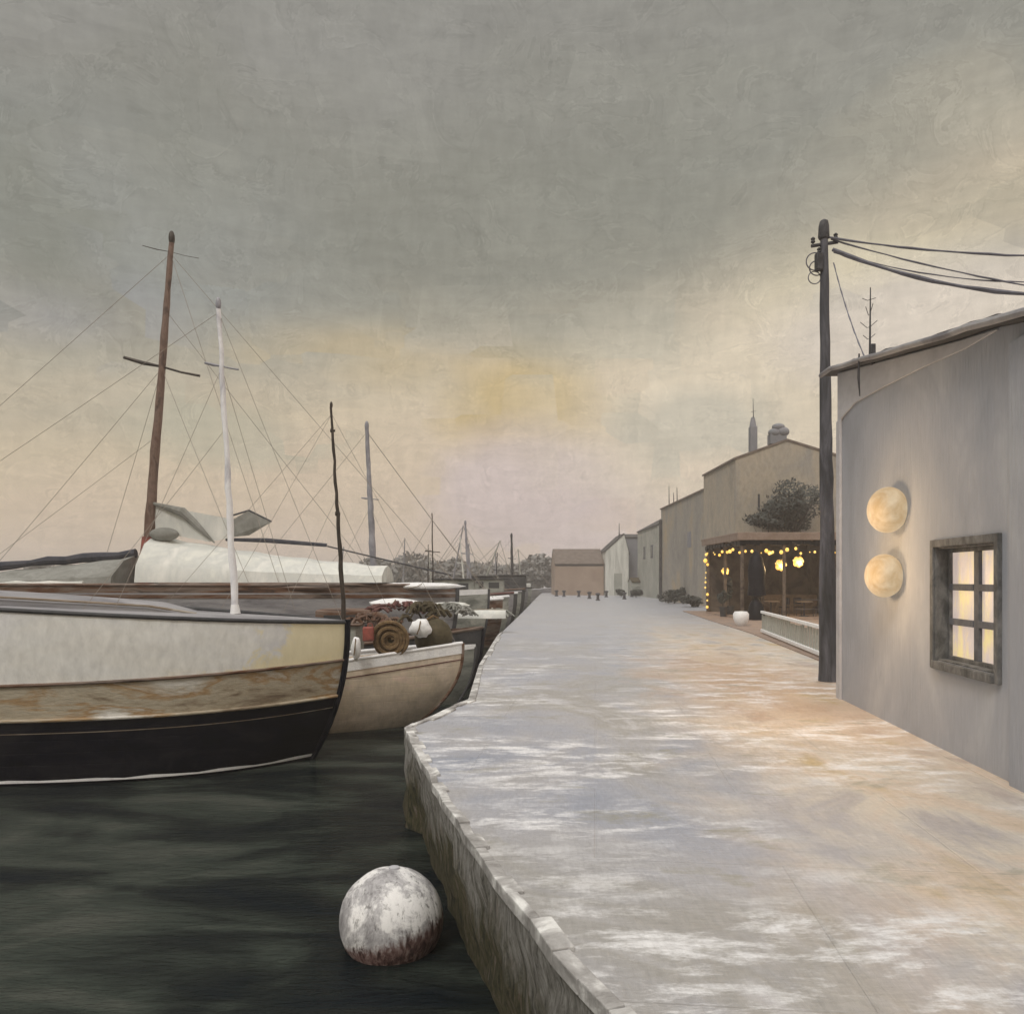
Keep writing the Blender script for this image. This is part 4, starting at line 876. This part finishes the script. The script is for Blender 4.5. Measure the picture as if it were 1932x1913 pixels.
# ------------------------------------------------------------------ houses on the right
def house(lab, x0, x1, y0, y1, ze, zr, wm, rm, ridge='Y', rx=None, name='house', over=.10, group=None, th=.14):
    t = thing(name, lab, 'house', ((x0 + x1) / 2, (y0 + y1) / 2, 0), 0, group); cx, cy = (x0 + x1) / 2, (y0 + y1) / 2
    hx, hy = (x1 - x0) / 2, (y1 - y0) / 2
    mb = MB()
    if ridge == 'Y':
        r_ = (rx - cx) if rx is not None else 0
        mb.prism([(-hx, -.2), (hx, -.2), (hx, ze), (r_, zr), (-hx, ze)], -hy, hy, 'Y'); mb.build('wall', wm, t, smooth=False)
        mb = MB(); s1 = (zr - ze) / (r_ + hx); s2 = (zr - ze) / (hx - r_)
        mb.prism([(-hx - over, ze - over * s1 + .01), (r_, zr + .01), (hx + over, ze - over * s2 + .01), (hx + over, ze - over * s2 + th), (r_, zr + th), (-hx - over, ze - over * s1 + th)], -hy - over * .6, hy + over * .4, 'Y')
    else:
        mb.prism([(-hy, -.2), (hy, -.2), (hy, ze), (0, zr), (-hy, ze)], -hx, hx, 'X'); mb.build('wall', wm, t, smooth=False)
        mb = MB(); s1 = (zr - ze) / hy
        mb.prism([(-hy - over, ze - over * s1 + .01), (0, zr + .01), (hy + over, ze - over * s1 + .01), (hy + over, ze - over * s1 + th), (0, zr + th), (-hy - over, ze - over * s1 + th)], -hx - over * .4, hx + over * .4, 'X')
    t['_'] = 1; del t['_']
    ro = mb.build('roof', rm, t, smooth=False)
    return t, ro, (cx, cy)
# house A, gable to the camera
hA, rA, cA = house('tall taupe house with shallow gable and chimney behind the cafe', 13.5, 20.2, 48, 56, 9.15, 10.25, 'hA', 'roofb', 'Y', 16.6)
m = MB(); m.box((14.85 - cA[0], 49 - cA[1], 10.35), (.42, .5, 1.9)); m.build('chimney', 'hD', rA, smooth=False, bevel=.03)
m = MB(); m.lathe([(.22, 0), (.19, .2), (.12, .55), (.03, .62)], (14.85 - cA[0], 49 - cA[1], 11.3), 8); m.build('chimney_cowl', 'hD', rA)
m = MB(); m.tube([(14.85 - cA[0], 48.9 - cA[1], 11.8), (14.83 - cA[0], 48.9 - cA[1], 13.0)], [.03, .012], 6); m.tube([(14.7 - cA[0], 48.9 - cA[1], 12.2), (15.0 - cA[0], 48.9 - cA[1], 12.25)], .015, 5); m.build('aerial', 'iron', rA)
m = MB(); m.box((16.3 - cA[0], 48.9 - cA[1], 10.5), (1.0, .6, .6)); m.ball((16.1 - cA[0], 48.8 - cA[1], 10.9), .38, (1, .8, .7)); m.ball((16.6 - cA[0], 48.8 - cA[1], 10.95), .42, (1, .8, .75)); m.ball((16.35 - cA[0], 48.8 - cA[1], 11.25), .36, (1.1, .8, .6)); m.build('chimney_stack', 'hD', rA)
m = MB(); m.box((14.9 - cA[0], -4.01, 6.6), (.12, .03, .9)); m.build('wall_slit', 'iron', hA, smooth=False)
# house B, long street front
hB, rB, cB = house('long low roofed grey taupe house further along beyond the gabled one', 13.5, 20, 56.05, 72, 8.15, 9.4, 'hB', 'roofb', 'Y', 17.6)
for yy, h_ in ((70.3, 2.0), (68.3, 1.2), (66.9, 1.5)):
    m = MB(); m.tube([(13.9 - cB[0], yy - cB[1], 8.1), (13.88 - cB[0] , yy - cB[1], 8.1 + h_)], [.05, .025], 6); m.build('roof_post', 'iron', rB)
m = MB(); m.box((-3.25 - .12, -cB[1] + 71.6, 3.6), (.24, .35, 7.2)); m.build('corner_pier', 'dgrey', hB, smooth=False, bevel=.03)
m = MB(); m.box((-3.26, -cB[1] + 60.5, 4.9), (.04, 1.2, 1.2)); m.build('shutter', 'hD', hB, smooth=False)
# house C, pale, half hidden
hC, rC, cC = house('pale grey house with small upper window squeezed beside the dark pier', 13.9, 19.5, 76, 88, 7.0, 8.4, 'hC', 'roofd', 'Y', 16.5)
for yy in (79, 83.5):
    m = MB(); m.box((-2.81, yy - cC[1], 4.6), (.05, 1.2, 1.3)); o = m.build('window', 'muntin', hC, smooth=False); m = MB(); m.box((-2.84, yy - cC[1], 4.6), (.03, .8, .95)); m.build('pane', 'dpane', o, smooth=False)
# house D, blue grey block
hD, rD, cD = house('blue grey block standing right of the white gabled house', 12.9, 16.8, 92, 99, 6.6, 7.1, 'hD', 'roofd', 'X')
# house W, white gable
hW, rW, cW = house('narrow whitewashed house with pointed gable at the end of the quay', 10.6, 13.2, 90, 97, 5.0, 6.9, 'hW', 'roofd', 'Y', 12.7)
m = MB(); m.tube([(12.2 - cW[0], -3, 6.4), (12.2 - cW[0], -3, 8.2)], [.07, .03], 6); m.build('finial', 'iron', rW)
m = MB(); m.box((.1, -3.51, 1.3), (.9, .04, 2.4)); m.build('door', 'hC', hW, smooth=False)
# house P, long low pink-tan
hP, rP, cP = house('long low pinkish tan building with grey brown roof closing the quay', 4.9, 10.5, 91, 99, 3.55, 5.3, 'hP', 'roofb', 'X')
m = MB(); m.box((0, -4.02, 3.42), (5.5, .04, .12)); m.build('gutter', 'iron', hP, smooth=False)
# brownish shed to the right of D in the foreground of the far end
hS, rS, cS = house('small dark olive shed low against the blue grey block', 13.0, 15.4, 86, 89, 1.5, 1.9, 'ggreen', 'olive', 'X', name='shed')
def bush(px, yy, r, lab, seed):
    x = (px - 966) / F * yy; t = thing('shrub', lab, 'shrub', (x, yy, 0)); leaves((0, 0, r * .6), r, 700, .14, 'leafd', t, 'foliage', 7, .7, seed)
    m = MB(); m.tube([(0, 0, -.05), (0, 0, r * .6)], [.05, .02], 6); m.build('stem', 'rbark', t)
bush(1272, 62, 1.25, 'dark shrub at the foot of the long taupe house wall', 3)
bush(1305, 54.5, .75, 'low dark shrub between the long house and the cafe', 5)
bush(1172, 84, .7, 'low brownish shrub in front of the white gabled house', 6)
bush(1200, 80, .8, 'olive shrub below the blue grey block', 8)
# low dark clutter at end of quay: bollards
for i, (px, yy) in enumerate(((1050, 86), (1064, 84), (1092, 83), (1112, 76), (1128, 70), (1144, 82), (1178, 74), (1192, 83))):
    t = thing('mooring_bollard', 'one of the small black bollards dotted across the head of the quay', 'bollard', ((px - 966) / F * yy, yy, 0), 0, 'bollards at the far end of the quay')
    m = MB(); m.lathe([(.22, 0), (.2, .05), (.13, .12), (.12, .45), (.22, .52), (.22, .62), (.1, .68)], n=14); m.build('post', 'iron', t)

# ------------------------------------------------------------------ cafe pavilion
cf = thing('cafe_pavilion', 'brown timber cafe pavilion open to the front and strung with yellow lights', 'cafe', (13.6, 41.3, 0))
ox, oy = 13.6, 41.3
def cb(name, m_, boxes, par=cf, bev=.02):
    mb = MB()
    for c, d in boxes: mb.box((c[0] - ox, c[1] - oy, c[2]), d)
    return mb.build(name, m_, par, smooth=False, bevel=bev)
x0, x1, y0, y1 = 11.0, 16.6, 38.0, 44.7
cb('roof', 'cafef', [((13.8, 41.35, 4.1), (6.2, 7.3, .12)), ((13.8, 37.75, 3.95), (6.2, .09, .32)), ((10.75, 41.35, 3.92), (.09, 7.1, .26))])
mb = MB()
for k in range(26):
    u = k / 25; mb.box((11.0 + 5.5 * u - ox, 37.92 - oy + random.uniform(-.03, .03), 3.72 + random.uniform(-.07, .05)), (.3, .14, random.uniform(.12, .34)))
for k in range(12):
    u = k / 11; mb.box((10.92 - ox, 38.2 + 6.3 * u - oy, 3.68 + random.uniform(-.05, .05)), (.12, .5, random.uniform(.1, .28)))
mb.build('rolled_awning', 'black', cf, bevel=.03)
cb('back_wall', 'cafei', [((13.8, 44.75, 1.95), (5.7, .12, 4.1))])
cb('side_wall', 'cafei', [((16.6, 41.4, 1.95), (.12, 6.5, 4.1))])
for px, py in ((11.0, 38.0), (11.0, 44.6), (11.05, 41.2), (16.5, 38.0), (13.0, 38.0)):
    cb('post', 'cafew', [((px, py, 1.93), (.14, .14, 3.9))])
cb('counter', 'cafew', [((14.8, 42.5, .55), (2.8, .6, 1.1))]); cb('lower_rail', 'iron', [((15.0, 37.95, .95), (3.0, .05, .05)), ((15.0, 37.95, .5), (3.0, .04, .04))])
cb('floor', 'terr', [((13.8, 41.3, .05), (5.8, 6.9, .08))])
# string lights
sl = thing('string_lights', 'yellow festoon lights down the left post and along the cafe eaves', 'string lights', (ox, oy, 0))
pts = []
for k in range(10): pts.append((10.86, 44.5 - random.uniform(0, .1), .45 + k * .33))
side = [(10.84, 43.8 - k * .72, 3.35 + .1 * math.sin(k * 2)) for k in range(9)]
front = [(11.1 + k * .33, 37.78, 3.38 - .14 * math.sin(k * .9) ** 2) for k in range(16)]
mb = MB(); allp = pts + side + front; mb.tube([(p[0] - ox, p[1] - oy, p[2] + .03) for p in allp], .012, 5); mb.build('wire', 'iron', sl)
for i, p in enumerate(allp):
    r_ = random.choice((.03, .04, .06, .07, .09)) * (1.25 if i < 10 else 1)
    mb = MB(); mb.ball((p[0] - ox + random.uniform(-.09, .09), p[1] - oy - .02, p[2] - .04 + random.uniform(-.12, .08)), r_, (1, 1, 1.1), 8, 6); mb.build('bulb', 'bulb', sl)
def lantern(px, py, yy, r, lab, en=60):
    p = at(px, py, yy); t = thing('hanging_lantern', lab, 'lantern', p, 0, 'lanterns inside the cafe')
    m = MB(); m.ball((0, 0, 0), r, (1.0, .9, 1.05), 14, 10); m.v = [tuple(Vector(v) * (1 + .12 * math.sin(v[0] * 31 + v[2] * 23))) for v in m.v]; m.build('shade', 'lantern', t)
    m = MB(); m.tube([(0, 0, r), (0, 0, 4.03 - p.z)], .012, 5); m.build('cord', 'iron', t)
    m = MB(); m.lathe([(r * .4, r * .9), (r * .3, r * 1.15), (.02, r * 1.25)], n=12); m.build('cap', 'iron', t)
    ld = bpy.data.lights.new('lamp_light', 'POINT'); ld.energy = en; ld.color = (1, .7, .35); ld.shadow_soft_size = .15
    lo = bpy.data.objects.new('lamp_light', ld); C.objects.link(lo); lo.parent = t; lo.location = (0, -r - .1, -.1)
lantern(1473, 1066, 39.3, .27, 'larger bright lantern hanging left of centre in the cafe')
lantern(1506, 1060, 39.6, .26, 'tilted bright lantern just right of the larger one')
lantern(1368, 1078, 42.5, .2, 'small lantern in the cafe\'s left bay near the light string', 25)
lantern(1425, 1048, 40, .10, 'tiny lantern up under the eaves behind the closed parasol', 8)
lantern(1452, 1043, 40, .10, 'tiny lantern under the eaves just left of the bright pair', 8)
# closed dark parasol
pr = thing('closed_parasol', 'tall black folded parasol standing at the front of the cafe', 'parasol', (11.45, 37.3, .03))
m = MB(); m.lathe([(.12, 1.05), (.42, 1.15), (.36, 1.7), (.40, 2.3), (.30, 2.9), (.12, 3.15), (.03, 3.22)], n=18, jit=.12); m.build('canopy', 'black', pr)
m = MB(); m.tube([(0, 0, 0), (0, 0, 3.3)], .03, 8); m.build('pole', 'iron', pr); m = MB(); m.lathe([(.42, 0), (.46, .1), (.40, .35), (.30, .75), (.16, .95), (.06, 1.1)], n=18, jit=.05); m.build('base', 'black', pr)
def potplant(x, y, r, h, lab, seed):
    t = thing('potted_shrub', lab, 'potted plant', (x, y, .03)); m = MB(); m.lathe([(r * .5, 0), (r * .7, .5), (r * .6, .5)], n=14); m.build('pot', 'dgrey', t)
    leaves((0, 0, .5 + h / 2), r, 420, .09, 'leafd', t, 'foliage', 6, h / (2 * r), seed); m = MB(); m.tube([(0, 0, .4), (0, 0, .5 + h * .6)], .03, 6); m.build('stem', 'rbark', t)
potplant(15.35, 37.4, .33, 2.0, 'tall dark potted shrub against the cafe\'s right post', 11)
potplant(11.4, 41.6, .35, 1.6, 'dark potted shrub in the left side bay of the cafe', 12)
potplant(10.7, 40.3, .28, .9, 'small potted shrub outside the cafe\'s left side', 14)
def table(x, y, lab):
    t = thing('cafe_table', lab, 'table', (x, y, .09), 0, 'small round cafe tables'); m = MB(); m.lathe([(.40, .70), (.42, .72), (.40, .75)], n=20); m.build('tabletop', 'cafew', t)
    m = MB(); m.tube([(0, 0, 0), (0, 0, .7)], .04, 8); m.build('pedestal', 'iron', t); m = MB(); m.lathe([(.25, 0), (.24, .03), (.05, .06)], n=16); m.build('base', 'iron', t)
def chair(x, y, rz, lab):
    t = thing('cafe_chair', lab, 'chair', (x, y, .09), rz, 'dark cafe chairs'); m = MB(); m.box((0, 0, .45), (.42, .42, .05)); m.build('seat', 'black', t, bevel=.015)
    m = MB(); m.box((0, .2, .75), (.42, .04, .32)); m.build('backrest', 'black', t, bevel=.015)
    for a_ in (-.18, .18):
        for b_ in (-.18, .18):
            m = MB(); m.tube([(a_, b_, 0), (a_, b_, .45 if b_ < 0 else .9)], .018, 6); m.build('leg', 'iron', t)
table(12.9, 39.6, 'round table just right of the folded parasol'); table(14.4, 39.2, 'round table beneath the bright pair of lanterns')
chair(12.2, 39.5, PI / 2, 'dark chair left of the table by the parasol'); chair(13.55, 39.6, -PI / 2, 'dark chair right of the table by the parasol'); chair(14.4, 39.9, 0, 'dark chair behind the table under the lanterns'); chair(15.1, 39.2, -PI / 2, 'dark chair right of the table under the lanterns')
# white planter and fence on the terrace
pw = thing('round_planter', 'small white rounded planter alone on the terrace before the cafe', 'planter', (9.45, 32.8, .03))
m = MB(); m.lathe([(.17, 0), (.25, .10), (.32, .3), (.32, .48), (.25, .58), (.22, .52)], n=18, jit=.03); m.build('bowl', 'pure', pw); m = MB(); m.ball((0, 0, .52), .2, (1, 1, .4), 12, 8); m.build('soil', 'canvas', pw)
fn = thing('picket_fence', 'low white slatted fence running from the pole back to the terrace', 'fence', (7.35, 18.2, 0))
fa, fb_ = Vector((7.42, 18.0, 0)), Vector((8.95, 28.4, 0)); d_ = (fb_ - fa).normalized(); az = math.atan2(d_.y, d_.x)
for k in range(34):
    p = fa.lerp(fb_, k / 33); m = MB(); h = random.uniform(.58, .70); m.box((p.x - 7.35, p.y - 18.2, h / 2 + .06), (random.uniform(.12, .17), .03, h), az, random.uniform(-.03, .03)); m.build('slat', 'hC', fn, smooth=False)
for z, r_ in ((.78, .09), (.12, .10)):
    c_ = (fa + fb_) / 2; m = MB(); m.box((c_.x - 7.35 - .03, c_.y - 18.2, z), ((fb_ - fa).length, .09, r_), az); m.build('rail', 'pure', fn, smooth=False, bevel=.01)

# ------------------------------------------------------------------ far bank trees and masts
rnd = random.Random(5)
xs = [(x, rnd.uniform(121, 140)) for x in range(-78, 10, 4)]
lb = ['broad', 'ragged', 'domed', 'narrow', 'sparse', 'lopsided']
vs = []; fs = []
for i, (x, y) in enumerate(xs):
    r_ = rnd.uniform(2.3, 3.1) * (1.1 if x > -24 else .85)
    for q_ in range(3):
        cx_, cy_, cz_ = x + rnd.uniform(-2, 2), y + rnd.uniform(-1, 1), r_ * rnd.uniform(.5, 1.1)
        for _ in range(520):
            d = Vector((rnd.gauss(0, 1), rnd.gauss(0, 1), rnd.gauss(0, 1))).normalized() * r_ * rnd.uniform(.6, 1.0)
            p = Vector((cx_, cy_, cz_)) + Vector((d.x, d.y, d.z * .8)); 
            if p.z < 0: continue
            a_ = Vector((rnd.gauss(0, 1), rnd.gauss(0, 1), rnd.gauss(0, 1))).normalized(); b_ = a_.orthogonal().normalized(); s_ = rnd.uniform(.22, .6)
            k = len(vs); vs += [p - a_ * s_, p - b_ * s_ * .6, p + a_ * s_, p + b_ * s_ * .6]; fs.append((k, k + 1, k + 2, k + 3))
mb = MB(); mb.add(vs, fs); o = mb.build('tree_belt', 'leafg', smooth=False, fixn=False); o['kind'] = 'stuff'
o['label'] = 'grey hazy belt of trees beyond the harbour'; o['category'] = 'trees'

# ------------------------------------------------------------------ haze
hm = bpy.data.materials.new('harbour_haze'); hm.use_nodes = True; hn = hm.node_tree; hn.nodes.clear()
ho = hn.nodes.new('ShaderNodeOutputMaterial'); pv = hn.nodes.new('ShaderNodeVolumePrincipled')
pv.inputs['Color'].default_value = (0.80, 0.74, 0.69, 1); pv.inputs['Density'].default_value = 0.0022; pv.inputs['Anisotropy'].default_value = 0.0
hn.links.new(pv.outputs[0], ho.inputs['Volume'])
MT['haze'] = hm
mb = MB(); mb.box((300, 1475, 6.5), (2500, 3100, 18)); o = mb.build('haze', 'haze', smooth=False); o['kind'] = 'stuff'
